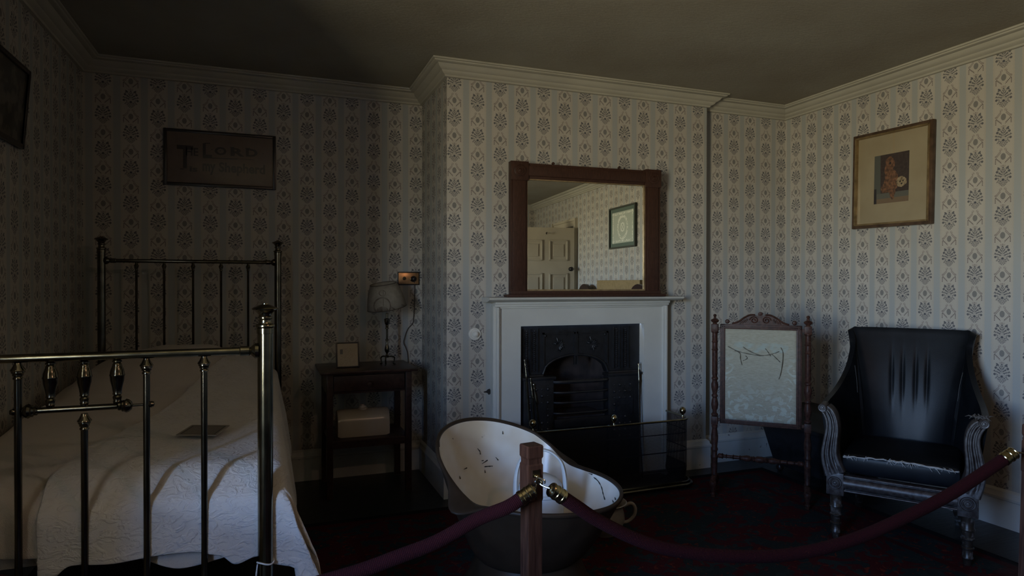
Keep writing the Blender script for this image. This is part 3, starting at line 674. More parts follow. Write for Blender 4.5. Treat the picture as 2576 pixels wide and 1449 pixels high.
for x,zt in((-.184,1.122),(-.342,1.122),(-.503,.966),(-.665,1.122),(-.823,1.122)):
    mb=MB(); mb.lathe(cup(zt,.0095)+[(.0095,.25)],(x,YFt,0),seg=18); build('spindle',mb,brass_d,bed,True)
vase=lambda z,k=1:[(.008,z),(.013,z-.004),(.013,z-.007),(.0095,z-.010),(.0125,z-.014),(.0125,z-.017),(.0145,z-.022),(.0185,z-.034),(.0195,z-.043),(.0205,z-.045),(.0205,z-.048),(.0195,z-.050),(.0185,z-.062),(.014,z-.082),(.0115,z-.098),(.0125,z-.103),(.0095,z-.107),(.0125,z-.112),(.0105,z-.121),(.012,z-.125),(.009,z-.132)]
for x in(-.419,-.503,-.587):
    mb=MB(); mb.lathe(vase(1.122),(x,YFt,0),seg=20); build('turned_spindle',mb,brass_d,bed,True)
mb=MB(); mb.lathe([(.0,0),(.007,.002),(.010,.009),(.007,.017),(.004,.019),(.004,.03),(.012,.032),(.019,.040),(.021,.046),(.017,.052),(.0175,.056),(.013,.060),(.0135,.066),(.009,.070),(.009,.267),(.0135,.271),(.013,.277),(.0175,.281),(.017,.285),(.021,.291),(.019,.297),(.012,.305),(.004,.307),(.004,.347),(.007,.349),(.010,.357),(.007,.364),(0,.366)],(-.503-.183,YFt,.982),RY,20); build('lower_rail',mb,brass_d,bed,True)
for y,z0 in((YH,.40),(YFt,.37)):
    mb=MB(); mb.tube([(-.99 if y<3 else -.9,y,z0),(0 if y<3 else .06,y,z0)],.013,10); build('bottom_rail',mb,iron,bed,True)
for x0,x1 in((-.955,-.89),(-.03,.04)):
    mb=MB(); mb.box((min(x0,x1),YFt,.39),(min(x0,x1)+.03,YH,.43)); build('side_rail',mb,iron,bed,True)
mb=MB(); mb.tube(smooth_path([(-.006+.0255*math.cos(R(a)),YFt+.0255*math.sin(R(a)),.455+.004*math.sin(R(a*2))) for a in range(0,360,30)],3,True),.0025,6,closed=True); mb.tube([(-.03,2.205,.455),(-.034,2.203,.42),(-.033,2.20,.36)],.0025,6)
build('cord',mb,simple('white_cord',(.6,.6,.6),.8),bed,True)
# mattress
mt=MB(); mt.box((-.94,YFt+.055,.50),(.0,YH-.04,.70),bev=.05); tag(build('mattress',mt,blanket),'thick mattress hidden beneath the pale covers on the brass bed','mattress')
def ztop(x,y):
    z=.725+.012*math.sin(3*x+1.3*y)+.02*interp([2.25,2.9,3.4],[0,.8,1],y)
    p=interp([3.05,3.55,3.95,4.3],[0,.30,.92,1.0],y)
    prof=interp([-.98,-.86,-.72,-.55,-.35,-.18,-.05,.03],[.05,.15,.205,.245,.245,.20,.13,.05],x)
    z+=p*prof*.98
    z-=.07*max(0,(2.36-y)/.10)**2 if y<2.36 else 0
    return z
def drape(name,mat,x0,x1,y0,y1,ovl,ovr,ovf,lift,nx,ny,edge=None,label='',cat='',parent=None,wr=.012,diag=None,seed=1,hem=None):
    """cloth over the mattress: a in [x0-ovl, x1+ovr], b in [y0-ovf, y1]"""
    rnd=random.Random(seed); ph=[rnd.uniform(0,6.28) for _ in range(8)]
    rows=[]
    for j in range(ny+1):
        row=[]
        for i in range(nx+1):
            a=lerp(x0-ovl,x1+ovr,i/nx); b=lerp(y0-(hem(a) if hem else ovf),y1,j/ny)
            if diag: a,b=diag(a,b)
            dr=max(0,a-x1); dl=max(0,x0-a); df=max(0,y0-b)
            ox=max(dr,dl); tx=min(max(a,x0),x1); ty=max(b,y0)
            z=ztop(tx,ty)+lift
            # rounded edge
            def fold(d,rr=.035):
                L=rr*PI/2
                if d<L: return rr*math.sin(d/rr),rr*(1-math.cos(d/rr))
                return rr,rr+(d-L)
            hx,vx=fold(ox); hy,vy=fold(df)
            if ox>0 and df>0:
                m=min(ox,df); down=max(vx,vy)+.45*min(vx,vy)
                px=hx+m*.30; py=hy+m*.10; 
            else: down=max(vx,vy); px,py=hx,hy
            hang=min(1,down/.2)
            px+=hang*wr*(math.sin(b*9+ph[0])+.6*math.sin(b*17+ph[1]))*(1 if ox>0 else 0) + (0.055*min(1,down/.4) if dr>0 else 0)
            py+=hang*wr*(math.sin(a*11+ph[2])*.5+.5*math.sin(a*23+ph[3]))*(1 if df>0 else 0)
            wz=.004*math.sin(a*7+b*5+ph[4])+.003*math.sin(a*13-b*9+ph[5])
            xx=tx+(px if dr>0 else -px if dl>0 else 0)
            if dl>0: xx=max(xx,XL+.035)
            row.append(Vector((xx,ty-py if df>0 else ty,z-down+wz)))
        rows.append(row)
    mb=MB(); mb.grid(rows); o=build(name,mb,mat,smooth=True,angle=180,loc=(sum(p.x for p in rows[0])/(nx+1),y0,.7))
    sm=o.modifiers.new('s','SOLIDIFY'); sm.thickness=.004; sm.offset=1
    ss=o.modifiers.new('d','SUBSURF'); ss.levels=1; ss.render_levels=1
    if label: tag(o,label,cat)
    return o
drape('under_blanket',blanket,-.955,.02,2.285,4.33,.30,.26,.245,.004,60,90,label='cream blanket spread over the whole bed under the coverlet, left part showing',cat='blanket',wr=.006,seed=3,hem=lambda a: interp([-1.2,-.9,-.62,-.42,-.25,-.1,.05],[.15,.14,.17,.20,.262,.24,.20],a))
# coverlet: its left edge runs diagonally from the pillow to the foot
def cov(a,b):
    t=(b-1.9)/(4.33-1.9); t=min(max(t,0),1)
    left=interp([1.85,2.3,2.6,2.9,3.5,4.0,4.33],[-.625,-.625,-.60,-.53,-.36,-.22,-.18],b)
    s=(a-(-.63))/(.02+.42-(-.63)); return lerp(left,.02+.42,s),b
drape('white_coverlet',spread,-.63,.02,2.262,4.33,0,.46,.235,.020,64,110,diag=cov,label='white textured coverlet draped diagonally across bed and over its foot',cat='coverlet',wr=.010,seed=5,hem=lambda a: interp([-.63,-.60,-.55,-.42,-.22,-.14,-.10,-.03,.03,.12],[.235,.225,.185,.20,.195,.215,.255,.235,.28,.44],a))
pcM=Mat('printed_card',(.16,.14,.12),.6); x,y,z=pcM.xyz(); e=x.abs().gt(.058).mx(y.abs().gt(.062)); ee=(x.abs().gt(.063)).mx(y.abs().gt(.067)); pcM.set('Base Color',pcM.mix(ee,pcM.mix(e,(.15,.135,.12),(.02,.02,.02)),(.22,.20,.17)))
mb=MB(); mb.quad([(-.155,.062-.15,0),(-.002,.0-.15,0),(.0,.17-.15,0),(-.14,.235-.15,0)]) if False else None
mb=MB(); mb.box((-.072,-.080,0),(.072,.080,.003)); card=tag(build('information_card',mb,pcM.m,smooth=False),'small grey black-bordered card lying on the coverlet','card')
card.location=(-.230,2.753,.780); card.rotation_euler=(R(1),R(2),R(-14))
# ------------------------------------------------------------------ bedside table
tb=thing('bedside_table','dark mahogany bedside table with drawer and lower shelf','table',(.61,4.37,0))
mb=MB(); mb.box((.305,4.125,.782),(.915,4.61,.80),bev=.006); build('table_top',mb,mahog,tb,True)
mb=MB(); mb.box((.345,4.17,.655),(.375,4.58,.782)); mb.box((.845,4.17,.655),(.875,4.58,.782)); mb.box((.36,4.56,.655),(.86,4.58,.782)); mb.box((.385,4.165,.770),(.835,4.18,.782)); mb.box((.385,4.165,.655),(.835,4.18,.667)); build('apron',mb,mahog,tb,True)
mb=MB(); mb.box((.388,4.158,.670),(.832,4.40,.767),bev=.003); dr=build('drawer',mb,mahog,tb,True)
mb=MB(); mb.lathe([(.008,0),(.007,.012),(.016,.02),(.018,.028),(.012,.036),(0,.038)],(.605,4.158,.715),RX,16); build('knob',mb,mahog,dr,True)
for x,y in itertools.product((.345,.840),(4.16,4.545)):
    mb=MB(); mb.box((x,y,0),(x+.04,y+.04,.782),bev=.004); build('leg',mb,mahog,tb,True)
mb=MB(); mb.box((.36,4.175,.34),(.865,4.57,.358),bev=.003); mb.box((.38,4.168,.31),(.845,4.182,.345)); build('shelf',mb,mahog,tb,True)
jg=thing('stoneware_bottle','cream glazed stoneware hot water bottle on lower shelf of table','hot water bottle',(.587,4.33,.359))
mb=MB(); rows=[]
for k in range(17):
    u=k/16; xx=lerp(-.165,.165,u); e=min(u,1-u)*2; sc=.93+.07*min(1,e/.12)**.5 if e<.12 else 1
    P=[(-.085,0),(.085,0),(.09,.03),(.088,.09)]+[(.088*math.cos(R(a)),.09+.078*math.sin(R(a))) for a in range(15,180,15)]+[(-.088,.09),(-.09,.03)]
    rows.append([Vector((xx,y*sc,.085+(z-.085)*sc)) for y,z in P])
V=mb.grid(rows,closed_u=True); mb.bm.faces.new(V[0]); mb.bm.faces.new(V[-1][::-1]); build('body',mb,china,jg)
mb=MB(); mb.lathe([(.034,.158),(.034,.172),(.026,.176),(.024,.184),(.014,.187),(.012,.194),(0,.196)],(0,0,0),seg=20); build('stopper',mb,china,jg)
cf=thing('framed_certificate','small black framed cream certificate standing on bedside table','framed certificate',(.492,4.32,.80),R(3))
TL=Matrix.Rotation(R(-8),4,'X')
mb=MB(); frame(mb,.15,.165,.009,.012,.002); bmesh.ops.transform(mb.bm,matrix=TL,verts=mb.bm.verts); build('frame',mb,black_frame,cf)
M=Mat('certificate_paper',(.42,.34,.24),.5,**{'Coat Weight':.6,'Coat Roughness':.04}); x,y,z=M.xyz(); ln=((z*110.0).fr().lt(.35))*z.lt(.125)*x.abs().lt(.05)*M.noise(140,detail=1).gt(.5); ph=((x+.04).abs().lt(.009))*((z-.103).abs().lt(.015)); M.set('Base Color',M.mix(ph,M.mix(ln*.5,(.34,.27,.19),(.14,.10,.07)),(.08,.075,.07)))
mb=MB(); mb.box((-.068,-.006,.007),(.068,-.003,.158)); bmesh.ops.transform(mb.bm,matrix=TL,verts=mb.bm.verts); build('document',mb,M.m,cf)
mb=MB(); mb.box((-.02,.0,.0),(.02,.004,.12),Matrix.Translation((0,.075,0))@Matrix.Rotation(R(22),4,'X')); build('strut',mb,black_frame,cf)
lp=thing('table_lamp','brass table lamp with tilted painted shade on bedside table','lamp',(.757,4.38,.80))
mb=MB(); mb.lathe([(.0,.048),(.014,.05),(.020,.056),(.012,.062),(.008,.07),(.007,.078),(.013,.088),(.017,.10),(.015,.115),(.009,.135),(.008,.16),(.011,.163),(.011,.172),(.007,.175),(.007,.24),(.012,.243),(.012,.25),(.007,.254),(.012,.26),(.009,.268),(.015,.275),(.019,.295),(.019,.31),(.008,.314),(.008,.35)],seg=18); build('stem',mb,brass_d,lp)
for k in range(3):
    a=R(250+k*120); d=Vector((math.cos(a),math.sin(a),0)); mb=MB()
    mb.tube(smooth_path([d*.0+Vector((0,0,.052)),d*.03+Vector((0,0,.056)),d*.052+Vector((0,0,.046)),d*.05+Vector((0,0,.024)),d*.045+Vector((0,0,.008)),d*.06+Vector((0,0,.003))],5),.005,8); build('foot',mb,brass_d,lp)
ST=Matrix.Translation((0,0,.385))@Matrix.Rotation(R(-10),4,'Y')@Matrix.Rotation(R(6),4,'X')
mb=MB(); P0=[(.131,0),(.128,.03),(.118,.08),(.104,.13),(.088,.165)]
mb.lathe(P0,ST.translation,ST.to_3x3(),40,caps=False)
M=Mat('shade_vellum',(.36,.32,.25),.7,spec=.2); x,y,z=M.xyz(); nz=M.noise(30,detail=4); zz=z-.38
def ell(cx,cz,rx,rz): 
    a=(x-cx)/rx; b=(zz-cz)/rz; return (a*a+b*b)
shp=((ell(-.05,.02,.05,.055)-1.0).abs().lt(.18)).mx(ell(-.05,-.005,.035,.022).lt(1.0)).mx(((x+.045).abs().lt(.002))*zz.gt(.02)*zz.lt(.125)).mx((ell(-.05,.105,.02,.018)-1.0).abs().lt(.25)).mx((((x*.7+zz)*90.0).sin().gt(.86))*zz.lt(.03)*x.gt(0.0))
M.set('Base Color',M.mix(shp*y.lt(0.0)*nz.rng(.35,.6,.2,.75),M.mix(nz.rng(.3,.7),(.19,.165,.13),(.25,.225,.18)),(.05,.028,.015)))
o=build('lamp_shade',mb,M.m,lp); sm=o.modifiers.new('s','SOLIDIFY'); sm.thickness=.002
mb=MB()
for r,z in((.131,0),(.088,.165)): mb.tube([ST@Vector((r*math.cos(R(a)),r*math.sin(R(a)),z)) for a in range(0,360,9)],.0022,6,closed=True)
build('shade_trim',mb,simple('shade_braid',(.05,.035,.025),.7),lp)
mb=MB(); pth=[(.99,4.618,1.37),(1.0,4.63,1.33),(.998,4.63,1.2),(.992,4.63,1.1),(.985,4.63,1.06),(.95,4.63,1.02),(.925,4.62,.96),(.918,4.62,.92),(.935,4.62,.88),(.948,4.625,.83),(.952,4.62,.70),(.93,4.60,.5)]
mb.tube(smooth_path(pth,6),.003,6); 
tag(build('lamp_cable',mb,simple('brown_flex',(.04,.03,.025),.6)),'thin dark flex running down the wall behind the lamp from socket','cable')
# ------------------------------------------------------------------ hip bath
VA=Vector((.354,.935)); VR=Vector((.935,-.354))
tc=Vector((1.0404,2.5568))
def vdir(phi): return VR*math.cos(phi)+VA*math.sin(phi)
BK=R(143.8)
hb=thing('hip_bath','high-backed hip bath, brown outside and chipped white enamel inside','bath',(tc.x,tc.y,0))
RTAB=[(0,.385,.712),(15,.388,.706),(30,.388,.690),(45,.388,.662),(60,.390,.622),(72,.380,.570),(82,.362,.522),(90,.355,.499),(100,.352,.494),(112,.358,.491),(125,.370,.489),(140,.385,.487),(155,.400,.485),(170,.410,.482),(180,.412,.480)]
def rim(th):
    a=abs(th); n=len(RTAB)
    for i in range(1,n):
        if a<=RTAB[i][0]+1e-9: break
    q=[RTAB[abs(i-2)] if i>=2 else RTAB[1],RTAB[i-1],RTAB[i],RTAB[i+1] if i+1<n else RTAB[n-2]]
    t=(a-q[1][0])/(q[2][0]-q[1][0])
    def cr(k):
        p0,p1,p2,p3=[v[k] for v in q]; return .5*((2*p1)+(p2-p0)*t+(2*p0-5*p1+4*p2-p3)*t*t+(3*p1-p0-3*p2+p3)*t**3)
    return cr(1),cr(2)
NT=144
def tubpt(th,t,off=0.0,zoff=0.0):
    Rr,Zr=rim(th); rb=.215; zb=.20
    r=rb+(Rr-rb)*(t**.85); z=zb+(Zr-zb)*(t**1.15)
    d=vdir(BK+R(th)); r+=off
    return Vector((tc.x+d.x*r,tc.y+d.y*r,z+zoff))
ths=[-180+360*k/NT for k in range(NT)]
def smoothrows(offs): return [[tubpt(th,j/18,offs,0) for th in ths] for j in range(19)]
mb=MB(); V=mb.grid(smoothrows(0),closed_u=True); mb.bm.faces.new(V[0]); build('outer_shell',mb,tubbrown,hb,True,angle=180)
mb=MB(); V=mb.grid(smoothrows(-.010),closed_u=True); f=mb.bm.faces.new(V[0]); f.normal_flip(); build('enamel_lining',mb,enamel,hb,True,angle=60)
# rolled rim, broadening into arm rests
rows=[]
for th in ths:
    c=tubpt(th,1); d=vdir(BK+R(th)); d3=Vector((d.x,d.y,0)); ear=math.exp(-((abs(th)-85)/9)**2); w=.0085+.042*ear; row=[]
    for k in range(14):
        a=2*PI*k/14; row.append(c+d3*(w*(1+math.cos(a))-.013)+Vector((0,0,.010*math.sin(a)-ear*.012*(1+math.cos(a)))))
    rows.append(row)
mb=MB(); mb.grid(rows,closed_u=True,closed_v=True); build('rim',mb,tubbrown,hb,True,angle=180)
mb=MB(); 
def ring(r,z): return [Vector((tc.x+math.cos(2*PI*k/64)*r,tc.y+math.sin(2*PI*k/64)*r,z)) for k in range(64)]
mb.grid([ring(r,z) for r,z in((.214,.21),(.222,.195),(.235,.16),(.262,.10),(.30,.05),(.325,.018),(.332,.008),(.325,.0),(.31,.0))],closed_u=True); build('foot',mb,tubbrown,hb,True,angle=180)
# cracks and chips in the enamel
def on(th,t,off=-.0125): return tubpt(th,t,off)
CH=[[(-110.0,0.975),(-114.0,0.975)],[(-116.0,0.95),(-122.0,0.925),(-128.0,0.875),(-132.0,0.825),(-138.0,0.775)],[(-150.0,0.85),(-154.0,0.85)],[(-152.0,0.9),(-156.0,0.9)],[(-12.0,0.775),(-14.0,0.75)],[(-14.0,0.75),(-14.0,0.725)],[(-14.0,0.65),(-20.0,0.675)],[(-16.0,0.625),(-20.0,0.625),(-24.0,0.625)],[(-16.0,0.6),(-16.0,0.575)],[(-36.0,0.925),(-36.0,0.9)],[(-28.0,0.7),(-30.0,0.675)],[(16.0,0.625),(16.0,0.6)],[(38.0,1.0),(44.0,1.0)],[(8.0,0.65),(4.0,0.65)],[(-14.0,0.675),(-16.0,0.675)]]
chipm=simple('rust_chip',(.02,.016,.014),.8)
for pts_ in CH:
    mb=MB(); P=[]
    for th,t in pts_: P.append(on(th,t))
    mb.tube(smooth_path(P,3) if len(P)>2 else P,[.0008+.0020*abs(math.sin(k*1.9)) for k in range(3*(len(P)-1)+1 if len(P)>2 else 2)],5); build('enamel_chip',mb,chipm,hb,True)
# hot water can standing in the bath
cn=thing('water_can','white enamel hot water can with hooped handle inside the hip bath','water can',(1.085,2.52,.202),R(-20))
cr=.098
mb=MB(); mb.lathe([(cr*.98,0),(cr,.01),(cr*1.02,.258),(cr*1.06,.262),(cr*1.06,.272),(cr*.98,.274)],seg=36); build('body',mb,canm,cn)
mb=MB(); mb.lathe([(cr*.98,.272),(cr*.93,.296),(cr*.72,.322),(cr*.35,.338),(.012,.341),(.010,.35),(0,.353)],seg=36); build('lid',mb,canm,cn)
mb=MB(); P=[(.103,-.0,.23),(.105,-.0,.31),(.090,-.0,.385),(.05,-.0,.428),(0,-.0,.442),(-.05,-.0,.428),(-.090,-.0,.385),(-.105,-.0,.31),(-.103,-.0,.23)]
Q=smooth_path(P,6); mb.tube(Q,[.012+.016*abs(k/(len(Q)-1)*2-1)**2 for k in range(len(Q))],10,flat=.5,up=(1,0,0)); build('hoop_handle',mb,canm,cn)
mb=MB(); mb.tube(smooth_path([(.0,.09,.05),(.0,.15,.10),(.0,.17,.20),(.0,.20,.28)],6),[.022]*6+[.016]*6+[.012]*7,12); build('spout',mb,canm,cn)
mb=MB(); mb.tube(smooth_path([(.02,-.095,.20),(.03,-.15,.18),(.03,-.155,.10),(.02,-.098,.06)],6),.008,10,flat=.5); build('side_handle',mb,canm,cn)
# chamber pot
cp=thing('chamber_pot','cream china chamber pot on rug behind the hip bath','chamber pot',(1.690,3.065,.008),R(-21))
mb=MB(); mb.lathe([(.0,0),(.062,.0),(.066,.008),(.07,.012),(.098,.04),(.112,.08),(.108,.115),(.10,.14),(.104,.155),(.118,.168),(.124,.172),(.118,.174),(.10,.160),(.094,.14),(.10,.10),(.09,.05),(.05,.018),(0,.014)],seg=40,caps=False); build('bowl',mb,china_p,cp)
mb=MB(); mb.tube(smooth_path([(.105,0,.145),(.145,0,.163),(.168,0,.14),(.165,0,.10),(.135,0,.068),(.108,0,.06)],6),.009,10); build('handle',mb,china_p,cp)
# ------------------------------------------------------------------ cheval fire screen
e=Vector((.385,-.38)).normalized(); rz=math.atan2(e.y,e.x)
sw=.541
fs=thing('fire_screen','rosewood cheval screen with tattered cream silk panel and carved crest','fire screen',(2.864,3.206,0),rz)
def turn(z0,z1,r,prof): return [(r*a,lerp(z0,z1,b)) for a,b in prof]
for sx in(-1,1):
    x=sx*sw/2; mb=MB()
    seq=[(.017,.085),(.021,.09),(.0215,.10),(.0155,.11),(.0185,.20),(.0185,.225),(.022,.232),(.022,.242),(.0165,.25),(.0165,.275),(.021,.28),(.021,.29),(.0165,.30),(.022,.35),(.022,.37),(.015,.42),(.019,.43),(.019,.437),(.015,.44),(.016,.445)]
    mb.lathe(seq,(x,0,.0085),seg=20)
    mb.box((x-.02,-.02,.452),(x+.02,.02,.505),bev=.003)
    mb.lathe([(.014,.505),(.021,.512),(.021,.520),(.013,.528),(.013,.545),(.018,.552),(.022,.58),(.018,.61),(.013,.625),(.019,.632),(.019,.640),(.013,.648),(.022,.69),(.022,.71),(.014,.735),(.020,.742),(.020,.750),(.014,.757),(.017,.775),(.017,.925),(.021,.929),(.017,.934),(.0165,.975),(.021,.979),(.017,.984),(.016,1.035),(.022,1.04),(.022,1.046)],(x,0,0),seg=20)
    mb.box((x-.021,-.021,1.046),(x+.021,.021,1.093),bev=.003)
    mb.lathe([(.015,1.093),(.011,1.10),(.022,1.108),(.026,1.115),(.022,1.122),(.008,1.128),(.007,1.140),(.011,1.146),(.009,1.154),(0,1.158)],(x,0,0),seg=20)
    build('upright',mb,rosew,fs)
    for sy in(-1,1):
        mb=MB(); mb.tube(smooth_path([(x,0,.115),(x,sy*.035,.118),(x,sy*.06,.105),(x,sy*.075,.085)],4),[.016]*4+[.02]*4+[.02]*5,12)
        mb.lathe([(.012,.008),(.014,.016),(.011,.02),(.015,.028),(.015,.034),(.010,.04),(.016,.065),(.021,.085),(.023,.10),(.018,.108),(.008,.112)],(x,sy*.075,0),seg=16); build('foot',mb,rosew,fs)
mb=MB(); RYt=Matrix.Rotation(R(90),3,'Y'); L=sw-.04
pr=[(.010,0),(.016,.01),(.014,.02),(.018,.03),(.010,.035),(.010,.05),(.016,.053),(.010,.056),(.010,.09),(.017,.094),(.012,.098),(.011,.13),(.017,.134),(.012,.138),(.014,.15),(.020,.175),(.018,.19),(.012,.20),(.018,.204),(.013,.208),(.019,.215),(.013,.222),(.020,.235)]
pr2=[(r,L-z) for r,z in pr[::-1]]
mb.lathe(pr+[(.020,L/2)]+pr2,(-L/2,0,.255),RYt,18); build('stretcher',mb,rosew,fs)
fw,z0,z1=.475,.465,1.095
mb=MB()
for a,b in(((-fw/2,z0),(-fw/2+.032,z1)),((fw/2-.032,z0),(fw/2,z1)),((-fw/2,z0),(fw/2,z0+.03)),((-fw/2,z1-.03),(fw/2,z1))):
    mb.box((a[0],-.011,a[1]),(b[0],.011,b[1]),bev=.003)
    if b[0]-a[0]<.1: mb.box((a[0]+.008,-.016,a[1]+.008),(a[0]+.013,-.009,b[1]-.008)); mb.box((b[0]-.013,-.016,a[1]+.008),(b[0]-.008,-.009,b[1]-.008))
    else: mb.box((a[0]+.008,-.016,a[1]+.006),(b[0]-.008,-.009,a[1]+.011)); mb.box((a[0]+.008,-.016,b[1]-.011),(b[0]-.008,-.009,b[1]-.006))
for sx in(-1,1): mb.box((min(sx*fw/2,sx*(sw/2)),-.006,z1-.04),(max(sx*fw/2,sx*sw/2),.006,z1-.02)); mb.box((min(sx*fw/2,sx*(sw/2)),-.006,z0+.01),(max(sx*fw/2,sx*sw/2),.006,z0+.03))
build('panel_frame',mb,rosew,fs)
M=Mat('tattered_silk',(.4,.42,.34),.8,spec=.2); x,y,z=M.xyz(); wob=M.noise(14,detail=3)*.05-.025; x=x+wob; z=z+M.noise(17,detail=3)*.03-.015; ax=x.abs()
n1=M.noise(16,vec=M.vec(ax,z,0.0),detail=2,dist=1.8); n2=M.noise(45,detail=4,sc=(1,1,6)); low=z.rng(.75,.58)
c=M.mix(n2.rng(.3,.7),(.245,.235,.18),(.325,.315,.25)); c=M.mix(n1.rng(.52,.55)*low.mx(ax.rng(.13,.18)*z.rng(.95,.8))*.75,c,(.37,.40,.35))
z2=z-.967; blu=((x-.0).abs().lt(.15))*((z-.955).abs().lt(.028+.0)) ; c=M.mix(blu*M.noise(25,detail=3).rng(.4,.65)*.55,c,(.27,.35,.335))
zc=z-.56; md=((x*x*1.0+zc*zc*1.3)._m('SQRT')); c=M.mix(((md-.052).abs().lt(.006)).mx(((z-.545).abs().lt(.004))*ax.lt(.035))*z.gt(.53),c,(.27,.27,.21))
pass
M.set('Base Color',c); M.bump(n2+n1,.4,.004)
mb=MB(); N=24; mb.grid([[Vector((lerp(-fw/2+.028,fw/2-.028,i/N),-.006+.003*math.sin(i*.7+j*.4)*math.sin(i/N*PI)*math.sin(j/N*PI),lerp(z0+.026,z1-.026,j/N))) for i in range(N+1)] for j in range(N+1)]); o=build('silk_panel',mb,M.m,fs,angle=180)
sm=o.modifiers.new('s','SOLIDIFY'); sm.thickness=.003; sm.offset=1
for pts in([(-.15,-.012,.93),(-.118,-.014,.915),(-.115,-.018,.88),(-.105,-.012,.84)],[(.118,-.012,.96),(.13,-.016,.93),(.128,-.02,.87),(.118,-.018,.80),(.108,-.013,.765)],[(-.19,-.012,.955),(-.14,-.016,.93),(-.08,-.014,.915),(0,-.016,.905),(.06,-.014,.915),(.11,-.012,.935)],[(-.10,-.012,.955),(-.07,-.016,.935),(-.02,-.013,.912),(.02,-.012,.905)],[(.03,-.012,.95),(.045,-.015,.93),(.06,-.014,.905)],[(.07,-.012,.915),(.10,-.016,.885),(.115,-.013,.87)],[(-.085,-.012,.90),(-.075,-.016,.885),(-.10,-.013,.868)]):
    mb=MB(); SP=smooth_path(pts,5); mb.tube(SP,[.0010+.0016*abs(math.sin(k*.7+pts[0][0]*30)) for k in range(len(SP))],6); build('torn_thread',mb,simple('old_thread',(.09,.08,.06),.9) if 'old_thread' not in bpy.data.materials else bpy.data.materials['old_thread'],fs)
mb=MB() # crest
P=[(-.17,0),(-.13,.012),(-.095,.04),(-.065,.058),(-.035,.062),(-.018,.056),(0,.066),(.018,.056),(.035,.062),(.065,.058),(.095,.04),(.13,.012),(.17,0)]
mb.prism([(x,z1+zz) for x,zz in P],-.007,.007)
for sx in(-1,1):
    sp=[(sx*(.036+.026*(1-k/26)*math.cos(R(k*28))),-.010,z1+.028+.024*(1-k/26)*math.sin(R(k*28))) for k in range(22)]; mb.tube(sp,.0038,6)
    mb.tube(smooth_path([(sx*.165,-.006,z1+.004),(sx*.13,-.008,z1+.016),(sx*.095,-.009,z1+.042),(sx*.06,-.009,z1+.060),(sx*.03,-.009,z1+.061)],5),.0055,8)
    for q in((.075,.035,.09,.012),(.09,.03,.105,.006),(.105,.022,.12,.004)): mb.tube([(sx*q[0],-.009,z1+q[1]),(sx*q[2],-.009,z1+q[3])],[.005,.003],6)
    mb.lathe([(.0,-.010),(.010,-.008),(.014,0),(.010,.008),(0,.010)],(sx*.195,0,z1+.016),RX,16)
mb.lathe([(.0,-.014),(.010,-.012),(.014,-.004),(.014,.004),(0,.008)],(0,-.002,z1+.066),RX,16)
build('carved_crest',mb,rosew,fs)
# ------------------------------------------------------------------ dark coal box in the alcove
cbx=thing('sarcophagus_box','black sarcophagus-shaped wooden box on feet in corner behind screen','box',(3.60,3.42,0))
def frus(mb,x0,x1,y0,y1,za,X0,X1,Y0,Y1,zb):
    a=[(x0,y0,za),(x1,y0,za),(x1,y1,za),(x0,y1,za)]; b=[(X0,Y0,zb),(X1,Y0,zb),(X1,Y1,zb),(X0,Y1,zb)]
    mb.quad(a[::-1]); mb.quad(b)
    for i in range(4): j=(i+1)%4; mb.quad([a[i],a[j],b[j],b[i]])
mb=MB(); frus(mb,3.44,3.76,3.14,3.70,.05,3.385,3.80,3.06,3.78,.355); build('body',mb,iron,cbx,True,smooth=False)
mb=MB(); frus(mb,3.37,3.805,3.045,3.79,.355,3.37,3.805,3.045,3.79,.375); frus(mb,3.385,3.80,3.06,3.78,.375,3.47,3.76,3.16,3.70,.475); build('lid',mb,iron,cbx,True,smooth=False)
for x,y in itertools.product((3.47,3.74),(3.18,3.68)):
    mb=MB(); mb.lathe([(.010,0),(.024,.012),(.026,.028),(.018,.045),(.022,.055)],(x,y,0),seg=14); build('foot',mb,mahog,cbx,True)
